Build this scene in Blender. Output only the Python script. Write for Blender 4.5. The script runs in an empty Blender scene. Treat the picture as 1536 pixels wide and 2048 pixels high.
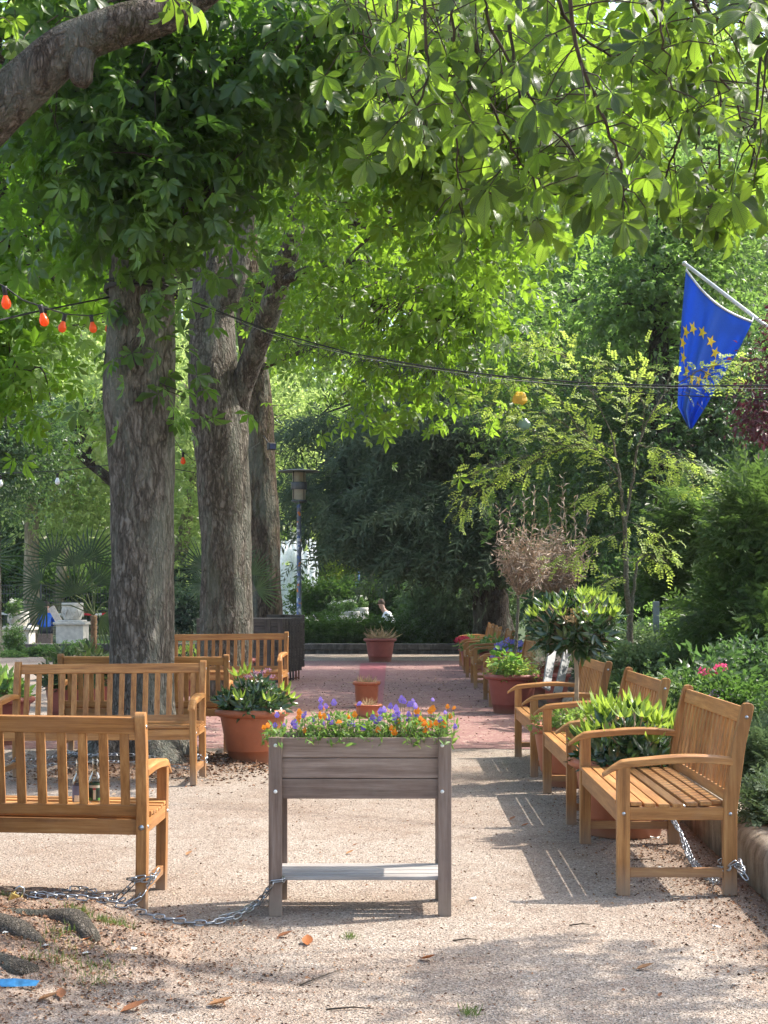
import bpy, math, random
import numpy as np
from mathutils import Vector, Matrix, noise

# ------------------------------------------------------------------ camera, sky, sun, exposure
SC = bpy.context.scene
COL = SC.collection
F, HZ, CX, EYE = 2950.0, 1197.0, 768.0, 1.38     # focal length in photo pixels, horizon row, centre column, eye height
cam = bpy.data.cameras.new("camera"); camo = bpy.data.objects.new("camera", cam); COL.objects.link(camo)
camo.location = (0, 0, EYE); camo.rotation_euler = (math.radians(90), 0, 0)
cam.sensor_fit = 'VERTICAL'; cam.sensor_height = 36; cam.lens = F / 2048 * 36
cam.shift_y = (HZ - 1024) / 2048; cam.clip_start = 0.05; cam.clip_end = 600
SC.camera = camo

SUN_DIR = Vector((0.80, 0.27, 1.02)).normalized()           # towards the sun
w = bpy.data.worlds.new("World"); SC.world = w; w.use_nodes = True
nt = w.node_tree; nt.nodes.clear()
out = nt.nodes.new('ShaderNodeOutputWorld'); bg = nt.nodes.new('ShaderNodeBackground'); sky = nt.nodes.new('ShaderNodeTexSky')
sky.sky_type = 'NISHITA'; sky.sun_disc = False
sky.sun_elevation = math.asin(SUN_DIR.z); sky.sun_rotation = math.atan2(SUN_DIR.x, SUN_DIR.y)
sky.air_density = 1.3; sky.dust_density = 3.0; sky.ozone_density = 1.0
bg.inputs[1].default_value = 0.15
nt.links.new(sky.outputs[0], bg.inputs[0]); nt.links.new(bg.outputs[0], out.inputs[0])
sun = bpy.data.lights.new("sun", 'SUN'); suno = bpy.data.objects.new("sun", sun); COL.objects.link(suno)
sun.energy = 2.8; sun.angle = math.radians(0.6); sun.color = (1.0, 0.94, 0.84)
suno.rotation_euler = (-SUN_DIR).to_track_quat('-Z', 'Y').to_euler(); suno.location = (20, 8, 30)
SC.view_settings.view_transform = 'Standard'; SC.view_settings.look = 'None'
SC.view_settings.exposure = 1.55; SC.view_settings.gamma = 1
cy = SC.cycles
cy.use_adaptive_sampling = True; cy.adaptive_threshold = 0.015; cy.adaptive_min_samples = 16
cy.max_bounces = 7; cy.diffuse_bounces = 5; cy.glossy_bounces = 2; cy.transmission_bounces = 5; cy.transparent_max_bounces = 6
cy.volume_bounces = 0; cy.caustics_reflective = False; cy.caustics_refractive = False
cy.use_denoising = True; cy.sample_clamp_indirect = 4.0
SC.render.use_persistent_data = False

rng = np.random.default_rng(7); random.seed(7)
PI = math.pi
def P(px, py, Y):                       # photo pixel at distance Y -> world
    return np.array([(px - CX) / F * Y, Y, EYE - (py - HZ) / F * Y])
def G(px, py, z=0.0):                   # photo pixel on a level z
    Y = (EYE - z) * F / (py - HZ); return np.array([(px - CX) / F * Y, Y, z])

# ------------------------------------------------------------------ object helpers
def tag(o, label=None, cat=None, group=None, kind=None):
    if label: o["label"] = label
    if cat: o["category"] = cat
    if group: o["group"] = group
    if kind: o["kind"] = kind
    return o
def empty(name, loc, label, cat, group=None, rz=0.0, rx=0.0, ry=0.0):
    o = bpy.data.objects.new(name, None); COL.objects.link(o)
    o.location = tuple(float(v) for v in loc); o.rotation_euler = (rx, ry, rz); o.empty_display_size = .1
    return tag(o, label, cat, group)
def link(name, me, mat, parent=None, smooth=True, bevel=0, world=False):
    o = bpy.data.objects.new(name, me); COL.objects.link(o)
    for m in (mat if isinstance(mat, (list, tuple)) else [mat]): me.materials.append(m)
    if smooth: me.shade_smooth()
    if parent is not None:
        o.parent = parent
        if world: o.matrix_parent_inverse = (Matrix.Translation(parent.location) @ parent.rotation_euler.to_matrix().to_4x4()).inverted()
    if bevel:
        b = o.modifiers.new("bevel", 'BEVEL'); b.width = bevel; b.segments = 2; b.limit_method = 'ANGLE'; b.angle_limit = .6
        b.harden_normals = False
    return o
def copy_tree(o, parent=None):
    c = o.copy(); COL.objects.link(c)
    if parent is not None: c.parent = parent
    for ch in [x for x in list(o.children)]: copy_tree(ch, c)
    return c
def npmesh(name, v, f, uv=None):
    v = np.ascontiguousarray(v, dtype=np.float32); f = np.ascontiguousarray(f, dtype=np.int32)
    k = f.shape[1]; me = bpy.data.meshes.new(name)
    me.vertices.add(len(v)); me.vertices.foreach_set("co", v.ravel())
    me.loops.add(f.size); me.loops.foreach_set("vertex_index", f.ravel())
    me.polygons.add(len(f)); me.polygons.foreach_set("loop_start", np.arange(0, f.size, k, dtype=np.int32))
    try: me.polygons.foreach_set("loop_total", np.full(len(f), k, dtype=np.int32))
    except Exception: pass
    if uv is not None:
        l = me.uv_layers.new(name="UVMap"); l.data.foreach_set("uv", np.ascontiguousarray(uv[f.ravel()], dtype=np.float32).ravel())
    me.update(calc_edges=True); return me
class MB:                                # mesh builder with mixed faces
    def __init__(s): s.v = []; s.f = []; s.m = []
    def add(s, vs, fs, mi=0):
        b = len(s.v); s.v += [tuple(float(c) for c in p) for p in vs]; s.f += [tuple(b + i for i in q) for q in fs]; s.m += [mi] * len(fs); return s
    def box(s, x0, x1, y0, y1, z0, z1, mi=0):
        return s.add([(x0,y0,z0),(x1,y0,z0),(x1,y1,z0),(x0,y1,z0),(x0,y0,z1),(x1,y0,z1),(x1,y1,z1),(x0,y1,z1)],
                     [(3,2,1,0),(4,5,6,7),(0,1,5,4),(1,2,6,5),(2,3,7,6),(3,0,4,7)], mi)
    def beam(s, a, b, w, h, up=(0,0,1), mi=0):           # box from a to b, w across, h along up
        a, b = Vector(a), Vector(b); d = (b - a).normalized(); u = Vector(up); x = d.cross(u).normalized(); u = x.cross(d)
        vs = [p + x * sx * w / 2 + u * su * h / 2 for p in (a, b) for sx, su in ((-1,-1),(1,-1),(1,1),(-1,1))]
        return s.add(vs, [(0,1,2,3),(7,6,5,4),(0,4,5,1),(1,5,6,2),(2,6,7,3),(3,7,4,0)], mi)
    def sweep(s, secs, closed=True, mi=0):               # loft equal-length rings
        n = len(secs[0]); vs = [p for r in secs for p in r]; fs = []
        for i in range(len(secs) - 1):
            for j in range(n):
                k = (j + 1) % n; fs.append((i*n+j, i*n+k, (i+1)*n+k, (i+1)*n+j))
        if closed: fs += [tuple(range(n))[::-1], tuple((len(secs)-1)*n + j for j in range(n))]
        return s.add(vs, fs, mi)
    def lathe(s, prof, n=32, c=(0,0,0), mi=0):
        vs = [(c[0] + r * math.cos(2*PI*j/n), c[1] + r * math.sin(2*PI*j/n), c[2] + z) for r, z in prof for j in range(n)]
        fs = [(i*n+j, i*n+(j+1)%n, (i+1)*n+(j+1)%n, (i+1)*n+j) for i in range(len(prof)-1) for j in range(n)]
        return s.add(vs, fs, mi)
    def tube(s, pts, rad, n=8, mi=0, cap=True):
        pts = [Vector(p) for p in pts]; rs = rad if isinstance(rad, (list, tuple, np.ndarray)) else [rad] * len(pts)
        secs = []; x = None
        for i, p in enumerate(pts):
            d = (pts[min(i+1, len(pts)-1)] - pts[max(i-1, 0)]); d = d.normalized() if d.length > 1e-9 else Vector((0,0,1))
            if x is None: x = d.orthogonal().normalized()
            x = (x - d * x.dot(d)); x = x.normalized() if x.length > 1e-6 else d.orthogonal().normalized(); y = d.cross(x)
            secs.append([p + (x * math.cos(2*PI*j/n) + y * math.sin(2*PI*j/n)) * rs[i] for j in range(n)])
        return s.sweep(secs, cap, mi)
    def ball(s, c, r, n=10, m=7, sc=(1,1,1), mi=0):
        prof = [(max(1e-4, math.sin(PI*i/m)), -math.cos(PI*i/m)) for i in range(m+1)]
        vs = [(c[0] + a*r*sc[0]*math.cos(2*PI*j/n), c[1] + a*r*sc[1]*math.sin(2*PI*j/n), c[2] + z*r*sc[2]) for a, z in prof for j in range(n)]
        fs = [(i*n+j, i*n+(j+1)%n, (i+1)*n+(j+1)%n, (i+1)*n+j) for i in range(m) for j in range(n)]
        return s.add(vs, fs, mi)
    def build(s, name, mat, parent=None, smooth=False, bevel=0, world=False):
        me = bpy.data.meshes.new(name); me.from_pydata(s.v, [], s.f)
        if any(s.m): me.polygons.foreach_set("material_index", s.m)
        me.update(); return link(name, me, mat, parent, smooth, bevel, world)

# ------------------------------------------------------------------ materials
def new_mat(name):
    m = bpy.data.materials.new(name); m.use_nodes = True; t = m.node_tree; t.nodes.clear()
    return m, t
def N(t, typ, **kw):
    n = t.nodes.new(typ)
    for k, v in kw.items():
        if k.startswith('i_'):
            key = k[2:]; key = int(key) if key.isdigit() else key.replace('_', ' ')
            n.inputs[key].default_value = v
        else: setattr(n, k, v)
    return n
def L(t, a, b): t.links.new(a, b)
def c4(c): return (c[0], c[1], c[2], 1)
def ramp(t, fac, stops, interp='LINEAR'):
    r = t.nodes.new('ShaderNodeValToRGB'); r.color_ramp.interpolation = interp
    els = r.color_ramp.elements
    while len(els) < len(stops): els.new(.5)
    for e, (p, c) in zip(els, stops): e.position = p; e.color = c4(c)
    L(t, fac, r.inputs[0]); return r.outputs[0]
def coords(t, scale=(1,1,1), kind='Object'):
    tc = N(t, 'ShaderNodeTexCoord'); mp = N(t, 'ShaderNodeMapping'); mp.inputs['Scale'].default_value = scale
    L(t, tc.outputs[kind], mp.inputs[0]); return mp.outputs[0]
def worldpos(t, scale=(1,1,1)):
    g = N(t, 'ShaderNodeNewGeometry'); mp = N(t, 'ShaderNodeMapping'); mp.inputs['Scale'].default_value = scale
    L(t, g.outputs['Position'], mp.inputs[0]); return mp.outputs[0]
def noise_n(t, vec, scale, detail=4, rough=.55):
    n = N(t, 'ShaderNodeTexNoise'); n.inputs['Scale'].default_value = scale; n.inputs['Detail'].default_value = detail
    n.inputs['Roughness'].default_value = rough; L(t, vec, n.inputs['Vector']); return n.outputs[0]
def mixc(t, fac, a, b, mode='MIX'):
    m = N(t, 'ShaderNodeMix', data_type='RGBA', blend_type=mode)
    if isinstance(fac, (int, float)): m.inputs[0].default_value = fac
    else: L(t, fac, m.inputs[0])
    for s, v in ((6, a), (7, b)):
        if isinstance(v, tuple): m.inputs[s].default_value = c4(v)
        else: L(t, v, m.inputs[s])
    return m.outputs[2]
def math_n(t, op, a, b=None, clamp=False):
    m = N(t, 'ShaderNodeMath', operation=op, use_clamp=clamp)
    for s, v in ((0, a), (1, b)):
        if v is None: continue
        if isinstance(v, (int, float)): m.inputs[s].default_value = v
        else: L(t, v, m.inputs[s])
    return m.outputs[0]
def finish(m, t, col, rough=.6, bump=None, bstr=.3, bdist=.01, metal=0, spec=.5, trans=None):
    o = N(t, 'ShaderNodeOutputMaterial'); p = N(t, 'ShaderNodeBsdfPrincipled')
    if isinstance(col, tuple): p.inputs['Base Color'].default_value = c4(col)
    else: L(t, col, p.inputs['Base Color'])
    if isinstance(rough, (int, float)): p.inputs['Roughness'].default_value = rough
    else: L(t, rough, p.inputs['Roughness'])
    p.inputs['Metallic'].default_value = metal; p.inputs['Specular IOR Level'].default_value = spec
    if bump is not None:
        b = N(t, 'ShaderNodeBump'); b.inputs['Strength'].default_value = bstr; b.inputs['Distance'].default_value = bdist
        L(t, bump, b.inputs['Height']); L(t, b.outputs[0], p.inputs['Normal'])
    if trans is not None:
        tr = N(t, 'ShaderNodeBsdfTranslucent'); mx = N(t, 'ShaderNodeMixShader'); mx.inputs[0].default_value = trans[1]
        if isinstance(trans[0], tuple): tr.inputs[0].default_value = c4(trans[0])
        else: L(t, trans[0], tr.inputs[0])
        L(t, p.outputs[0], mx.inputs[1]); L(t, tr.outputs[0], mx.inputs[2]); L(t, mx.outputs[0], o.inputs[0])
    else: L(t, p.outputs[0], o.inputs[0])
    return m
def leaf_mat(name, ca, cb, tc, tr=.42, rough=.45, spec=.35, veins=False, cc=None):
    """ca..cb: range of leaf colour, tc: light coming through, tr: share let through"""
    m, t = new_mat(name); g = N(t, 'ShaderNodeNewGeometry')
    n = noise_n(t, worldpos(t), .9, 2)
    f = math_n(t, 'ADD', math_n(t, 'MULTIPLY', g.outputs['Random Per Island'], .65), math_n(t, 'MULTIPLY', n, .45), True)
    stops = [(0.1, ca), (.85, cb)] + ([(1.0, cc)] if cc else [])
    col = ramp(t, f, stops)
    tcol = mixc(t, math_n(t, 'MULTIPLY', g.outputs['Random Per Island'], .5), tc, tuple(min(1, c * 1.25 + .02) for c in tc))
    bump = None
    if veins:
        tcn = N(t, 'ShaderNodeTexCoord'); sx = N(t, 'ShaderNodeSeparateXYZ'); L(t, tcn.outputs['UV'], sx.inputs[0])
        av = math_n(t, 'ABSOLUTE', math_n(t, 'SUBTRACT', sx.outputs[1], .5))
        ph = math_n(t, 'MULTIPLY', math_n(t, 'SUBTRACT', sx.outputs[0], math_n(t, 'MULTIPLY', av, .55)), 2*PI*15)
        s = math_n(t, 'SINE', ph); bump = s
        v = math_n(t, 'MULTIPLY', math_n(t, 'ADD', s, 1), .5)
        mid = math_n(t, 'LESS_THAN', av, .03)
        v = math_n(t, 'MAXIMUM', math_n(t, 'POWER', v, 4), mid)
        col = mixc(t, math_n(t, 'MULTIPLY', v, .5), col, tuple(min(1, c*1.8+.02) for c in cb))
        tcol = mixc(t, ramp(t, g.outputs['Random Per Island'], [(.15, (0,0,0)), (.55, (1,1,1))]), tuple(x * .3 for x in tc), tcol)
        tcol = mixc(t, math_n(t, 'MULTIPLY', v, .75), tcol, tuple(c * .35 for c in tc))
    return finish(m, t, col, rough, bump, .35, .002, 0, spec, (tcol, tr))
def wood_mat(name, axis, dark, mid, light, sheen=.5):
    m, t = new_mat(name); sc = [22, 22, 22]; sc[axis] = 1.3
    oi = N(t, 'ShaderNodeObjectInfo'); g = N(t, 'ShaderNodeNewGeometry')
    v = coords(t, tuple(sc)); ad = N(t, 'ShaderNodeVectorMath', operation='ADD'); L(t, v, ad.inputs[0])
    off = N(t, 'ShaderNodeCombineXYZ'); k = math_n(t, 'MULTIPLY', math_n(t, 'ADD', g.outputs['Random Per Island'], oi.outputs['Random']), 37)
    for i in range(3): L(t, k, off.inputs[i])
    L(t, off.outputs[0], ad.inputs[1]); v = ad.outputs[0]
    n1 = noise_n(t, v, 1.6, 6, .62); n2 = noise_n(t, v, 7, 3, .6)
    f = math_n(t, 'ADD', math_n(t, 'MULTIPLY', n1, .75), math_n(t, 'MULTIPLY', n2, .25))
    col = ramp(t, f, [(.32, dark), (.5, mid), (.68, light)])
    hs = N(t, 'ShaderNodeHueSaturation'); L(t, col, hs.inputs['Color'])
    L(t, math_n(t, 'ADD', math_n(t, 'MULTIPLY', g.outputs['Random Per Island'], .45), math_n(t, 'ADD', math_n(t, 'MULTIPLY', oi.outputs['Random'], .25), .66)), hs.inputs['Value'])
    hs.inputs['Saturation'].default_value = 1.0
    st = ramp(t, noise_n(t, worldpos(t), 9, 5, .7), [(.35, (1,1,1)), (.6, (.86,.82,.78)), (.8, (.6,.53,.47))])
    col = mixc(t, .5, hs.outputs[0], st, 'MULTIPLY')
    grey = tuple(x * .75 + .06 for x in mid); wn = noise_n(t, worldpos(t), 2.6, 6, .7)
    col = mixc(t, ramp(t, wn, [(.5, (0,0,0)), (.72, (.5,.5,.5))]), col, grey)
    sz = N(t, 'ShaderNodeSeparateXYZ'); L(t, coords(t), sz.inputs[0])
    foot = math_n(t, 'MULTIPLY', math_n(t, 'MULTIPLY', math_n(t, 'SUBTRACT', .16, sz.outputs[2]), 7, True), math_n(t, 'ADD', wn, .15), True)
    col = mixc(t, foot, col, (.27, .21, .16))
    return finish(m, t, col, sheen, f, .25, .003, 0, .4)
TEAK = dict(dark=(.19,.075,.022), mid=(.38,.172,.052), light=(.53,.285,.105))
TX, TY, TZ = (wood_mat("teak_wood_%d" % i, i, **TEAK) for i in range(3))
GREYW = dict(dark=(.12,.08,.062), mid=(.215,.152,.122), light=(.31,.24,.20), sheen=.75)
GX, GY, GZ = (wood_mat("grey_wood_%d" % i, i, **GREYW) for i in range(3))
SHELFW = wood_mat("sunlit_shelf_wood", 0, (.24,.215,.20), (.38,.35,.335), (.5,.47,.45), .7)  # weathered grey wood made paler: sunlight on the shelf put into the colour
DARKW = dict(dark=(.045,.036,.031), mid=(.095,.078,.068), light=(.16,.135,.118), sheen=.8)
DX, DZ = wood_mat("dark_wood_x", 0, **DARKW), wood_mat("dark_wood_z", 2, **DARKW)
def simple(name, col, rough=.6, metal=0, nscale=12, var=.25, bump=.15, spec=.5, trans=None):
    m, t = new_mat(name); n = noise_n(t, worldpos(t), nscale, 5, .6)
    c = ramp(t, n, [(.3, tuple(x * (1 - var) for x in col)), (.7, tuple(min(1, x * (1 + var)) for x in col))])
    return finish(m, t, c, rough, n, bump, .004, metal, spec, trans)
def pot_mat(name, col):
    m, t = new_mat(name); wp = worldpos(t); n = noise_n(t, wp, 5, 5, .65)
    c = ramp(t, n, [(.3, tuple(x * .78 for x in col)), (.62, col), (.8, tuple(min(1, x * 1.25 + .03) for x in col))])
    sp = N(t, 'ShaderNodeTexVoronoi'); sp.inputs['Scale'].default_value = 60; L(t, wp, sp.inputs[0])
    c = mixc(t, math_n(t, 'MULTIPLY', math_n(t, 'LESS_THAN', sp.outputs[0], .16), .3), c, (.3, .2, .15))
    sx = N(t, 'ShaderNodeSeparateXYZ'); L(t, coords(t), sx.inputs[0])
    dirt = math_n(t, 'MULTIPLY', math_n(t, 'SUBTRACT', 1.0, math_n(t, 'MULTIPLY', sx.outputs[2], 9), True), n, True)
    c = mixc(t, dirt, c, (.28, .2, .14))
    return finish(m, t, c, .48, n, .12, .003, 0, .4)
TERRA = pot_mat("terracotta_plastic", (.40, .125, .058)); RUSTP = pot_mat("russet_plastic", (.27, .075, .058))
SOIL = simple("potting_soil", (.035, .024, .017), .95, nscale=60, var=.5, bump=.8)
STEEL = simple("galvanised_steel", (.40, .42, .45), .32, 1, 30, .2, .05)
BRASS = simple("brass", (.6, .42, .14), .35, 1, 20, .2, .05)
BLACK = simple("black_rubber", (.012, .012, .013), .55, nscale=30)
IRON = simple("dark_grey_metal", (.07, .075, .08), .5, .3, 8, .3)
WHITEP = simple("white_plastic", (.75, .75, .72), .4)
STONE_W = simple("pale_limestone", (.55, .53, .48), .85, 0, 6, .25, .5)
TWIG = simple("dark_twig", (.05, .036, .024), .85, nscale=20, var=.4, bump=.4)
STEM = simple("green_stem", (.09, .12, .035), .6, nscale=20)
DRYSTEM = simple("dry_twig", (.34, .25, .17), .8, nscale=14, var=.35)
def bark_mat(name, a, b, c, moss=.4, sc=1.0, lichen=(.21,.23,.19), vert=.3):
    m, t = new_mat(name); wp = worldpos(t, (1, 1, vert))
    dn = N(t, 'ShaderNodeTexNoise'); dn.inputs['Scale'].default_value = 5 * sc; L(t, worldpos(t), dn.inputs[0])
    sm = N(t, 'ShaderNodeVectorMath', operation='SCALE'); L(t, dn.outputs[1], sm.inputs[0]); sm.inputs['Scale'].default_value = .05
    ad = N(t, 'ShaderNodeVectorMath', operation='ADD'); L(t, wp, ad.inputs[0]); L(t, sm.outputs[0], ad.inputs[1])
    def crack(scale, k, det=3):
        n_ = noise_n(t, ad.outputs[0], scale * sc, det, .6); return math_n(t, 'MULTIPLY', math_n(t, 'ABSOLUTE', math_n(t, 'SUBTRACT', n_, .5)), k, True)
    gr = math_n(t, 'MULTIPLY', crack(12, 10), math_n(t, 'ADD', math_n(t, 'MULTIPLY', crack(26, 9), .65), .35))
    br = N(t, 'ShaderNodeTexVoronoi', feature='DISTANCE_TO_EDGE'); br.inputs['Scale'].default_value = 26 * sc; L(t, worldpos(t, (1, 1, .45)), br.inputs[0])
    fine = noise_n(t, worldpos(t, (1,1,.5)), 70*sc, 5, .75)
    h = math_n(t, 'ADD', math_n(t, 'MULTIPLY', gr, 1.1), math_n(t, 'ADD', math_n(t, 'MULTIPLY', fine, .5), math_n(t, 'MULTIPLY', br.outputs[0], .8)))
    col = ramp(t, math_n(t, 'ADD', math_n(t, 'MULTIPLY', gr, .6), math_n(t, 'MULTIPLY', fine, .5)), [(.22, a), (.55, b), (.85, c)])
    big = noise_n(t, worldpos(t, (1.4, 1.4, .3)), 2.1, 6, .7)
    col = mixc(t, ramp(t, big, [(.50, (0,0,0)), (.60, (.8,.8,.8))]), col, mixc(t, .55, col, lichen))
    big2 = noise_n(t, worldpos(t, (1.1, 1.7, .4)), 3.3, 7, .75)
    col = mixc(t, math_n(t, 'MULTIPLY', math_n(t, 'SUBTRACT', big2, .54), moss * 9, True), col, (.05, .055, .016))
    return finish(m, t, col, .92, h, 1.0, .02, 0, .15)
BARK = bark_mat("chestnut_bark", (.045,.038,.031), (.145,.126,.105), (.24,.215,.185), .35)
BARK2 = bark_mat("chestnut_branch_bark", (.035,.028,.022), (.12,.10,.082), (.21,.18,.15), .5, 1.5)
BARKD = bark_mat("dark_bark", (.02,.016,.012), (.05,.04,.032), (.09,.075,.06), .3)
PLANE = bark_mat("plane_tree_bark", (.2,.17,.12), (.33,.29,.21), (.42,.38,.28), .5, .5, (.2,.17,.1))

def ground_mat():
    m, t = new_mat("gravel_path"); wp = worldpos(t)
    v1 = N(t, 'ShaderNodeTexVoronoi'); v1.inputs['Scale'].default_value = 125; L(t, wp, v1.inputs[0])
    v2 = N(t, 'ShaderNodeTexVoronoi'); v2.inputs['Scale'].default_value = 75; L(t, wp, v2.inputs[0])
    hs = N(t, 'ShaderNodeSeparateColor'); L(t, v1.outputs['Color'], hs.inputs[0])
    col = ramp(t, hs.outputs[0], [(0, (.155,.12,.098)), (.22, (.27,.22,.18)), (.6, (.335,.28,.23)), (.85, (.385,.325,.275)), (1, (.50,.44,.385))])
    big = noise_n(t, wp, .7, 5, .65); mid = noise_n(t, wp, 5, 5, .7)
    col = mixc(t, ramp(t, big, [(.42, (0,0,0)), (.62, (.75,.75,.75))]), col, mixc(t, .8, col, (.72,.62,.56), 'MULTIPLY'))
    col = mixc(t, ramp(t, mid, [(.52, (0,0,0)), (.72, (.7,.7,.7))]), col, (.2,.135,.1))
    # earthy, leaf-brown ground round the old tree, round the trunk bases and along the low wall
    sx = N(t, 'ShaderNodeSeparateXYZ'); L(t, wp, sx.inputs[0])
    def spot(x, y, r):
        dx = math_n(t, 'SUBTRACT', sx.outputs[0], x); dy = math_n(t, 'SUBTRACT', sx.outputs[1], y)
        d = math_n(t, 'SQRT', math_n(t, 'ADD', math_n(t, 'MULTIPLY', dx, dx), math_n(t, 'MULTIPLY', dy, dy)))
        return math_n(t, 'MULTIPLY', math_n(t, 'SUBTRACT', 1, math_n(t, 'DIVIDE', d, r)), 1.8)
    s = math_n(t, 'MAXIMUM', spot(-2.1, 5.8, 1.75), spot(-2.04, 12.3, 1.3))
    s = math_n(t, 'MAXIMUM', s, math_n(t, 'MULTIPLY', math_n(t, 'SUBTRACT', sx.outputs[0], math_n(t, 'ADD', math_n(t, 'MULTIPLY', sx.outputs[1], .03), 1.08)), 2.2))
    s = math_n(t, 'MULTIPLY', s, math_n(t, 'ADD', mid, .35), True)
    s = math_n(t, 'MULTIPLY', s, .8)
    col = mixc(t, s, col, ramp(t, hs.outputs[1], [(0, (.07,.045,.03)), (.5, (.15,.085,.055)), (.9, (.24,.13,.08)), (1, (.36,.27,.2))]))
    h = math_n(t, 'ADD', math_n(t, 'MULTIPLY', v1.outputs[0], 1.0), math_n(t, 'MULTIPLY', v2.outputs[0], .8))
    h = math_n(t, 'ADD', h, math_n(t, 'MULTIPLY', mid, 1.6))
    return finish(m, t, col, .95, h, .75, .006, 0, .15)
GRAVEL = ground_mat()
def paving_mat():
    m, t = new_mat("red_paving"); wp = worldpos(t)
    br = N(t, 'ShaderNodeTexBrick'); br.inputs['Scale'].default_value = 5; L(t, wp, br.inputs[0])
    for i, c in ((1, (.245,.13,.118)), (2, (.265,.142,.13)), (3, (.22,.12,.11))): br.inputs[i].default_value = c4(c)
    br.inputs['Mortar Size'].default_value = .003
    n = noise_n(t, wp, 3, 6, .7); n2 = N(t, 'ShaderNodeTexVoronoi'); n2.inputs['Scale'].default_value = 45; L(t, wp, n2.inputs[0])
    s = N(t, 'ShaderNodeSeparateColor'); L(t, n2.outputs['Color'], s.inputs[0])
    grit = math_n(t, 'MULTIPLY', math_n(t, 'GREATER_THAN', s.outputs[0], .55), ramp(t, n, [(.38, (.1,.1,.1)), (.62, (.95,.95,.95))]))
    col = mixc(t, grit, br.outputs[0], ramp(t, s.outputs[1], [(0, (.25,.15,.12)), (1, (.45,.33,.28))]))
    return finish(m, t, col, .9, n2.outputs[0], .5, .006, 0, .2)
PAVE = paving_mat()
LAWN = simple("dark_lawn", (.035, .06, .018), .95, nscale=3, var=.5, bump=.6)  # dark green grass, varied at random by noise
BEDSOIL = simple("bed_soil", (.045, .028, .019), .95, nscale=25, var=.6, bump=.9)
def wall_mat(name, a, b, c):
    m, t = new_mat(name); n = noise_n(t, worldpos(t, (1, 1, .35)), 9, 7, .7); n2 = noise_n(t, worldpos(t), 45, 5, .7)
    col = ramp(t, n, [(.3, a), (.5, b), (.7, c)]); col = mixc(t, ramp(t, n2, [(.55, (0,0,0)), (.75, (.7,.7,.7))]), col, tuple(x * .55 for x in b))
    return finish(m, t, col, .9, n2, .7, .008, 0, .2)
KERB = wall_mat("weathered_stone", (.10,.08,.055), (.24,.20,.155), (.36,.32,.26))
KERBD = wall_mat("dark_wall_stone", (.04,.037,.035), (.09,.085,.08), (.17,.165,.16))

# ------------------------------------------------------------------ leaf templates (x along the leaf, y across, z normal)
def blade(L_=1.0, W=.35, k=1, fold=.12, droop=.15, rot=0.0, base=0.0, shape=None, asym=0):
    """one leaf blade with k cross-sections; returns verts, quads, uv"""
    if shape is None: shape = lambda u: math.sin(PI * u ** .8) ** .8
    us = [0] + [(i + 1) / (k + 1) for i in range(k)] + [1]; v = []; uv = []; f = []
    for u in us[1:-1]:
        w_ = W * shape(u) * .5
        for s_, q in ((-1, 0), (0, .5), (1, 1)):
            v.append((base + u * L_, s_ * w_, -fold * 0 * w_ + (abs(s_) * fold * w_ * 2) - droop * L_ * u * u)); uv.append((u, q))
    nb = len(v); v.append((base, 0, 0)); uv.append((0, .5)); v.append((base + L_, 0, -droop * L_)); uv.append((1, .5))
    b, tp = nb, nb + 1
    if k == 1: f = [(b, 0, tp, 1), (b, 1, tp, 2)]
    else:
        f += [(b, 0, 3, 1), (b, 1, 5, 2)]
        f = [(b, 0, 3, 1), (b, 1, 5, 2)] if False else []
        f += [(b, 0, 1, 1), (b, 1, 2, 2)]
        for i in range(k - 1):
            o = 3 * i; f += [(o, o+3, o+4, o+1), (o+1, o+4, o+5, o+2)]
        o = 3 * (k - 1); f += [(o, tp, o+1, o+1), (o+1, tp, o+2, o+2)]
    v = np.array(v, float)
    c, s = math.cos(rot), math.sin(rot); v[:, :2] = v[:, :2] @ np.array([[c, s], [-s, c]])
    return v, f, np.array(uv, float)
def fixq(f):                     # degenerate quads -> handled by caller as triangles pairs
    return f
def join_t(parts):
    vs, fs, us, b = [], [], [], 0
    for v, f, u in parts:
        vs.append(v); fs += [tuple(b + i for i in q) for q in f]; us.append(u); b += len(v)
    V, U = np.vstack(vs), np.vstack(us); T = []
    for q in fs:
        a = list(dict.fromkeys(q))
        if len(a) == 3: T.append(a)
        elif len(a) == 4: T += [[a[0], a[1], a[2]], [a[0], a[2], a[3]]]
    return V, np.array(T), U
def obov(u): return max(.02, math.sin(PI * u ** 1.75)) ** .85 if 0 < u < 1 else 0
def palmate(k, n=7, fold=.2, droop=.25, seed=0):
    r = random.Random(seed); parts = []
    angs = np.linspace(-2.05, 2.05, n)
    for a in angs:
        ln = (1.0 - .42 * (abs(a) / 2.05) ** 1.3) * r.uniform(.92, 1.06)
        v, f, u = blade(ln, .45 * ln, k, fold, droop + r.uniform(-.08, .12), 0, .03, obov)
        ro = r.uniform(-.25, .25); c, s = math.cos(ro), math.sin(ro); v[:, 1:] = v[:, 1:] @ np.array([[c, s], [-s, c]])
        a2 = a + r.uniform(-.1, .1); c, s = math.cos(a2), math.sin(a2); v[:, :2] = v[:, :2] @ np.array([[c, s], [-s, c]])
        parts.append((v, f, u))
    return join_t(parts)
def unit(a): return a / np.maximum(1e-9, np.linalg.norm(a, axis=-1, keepdims=True))
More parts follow.
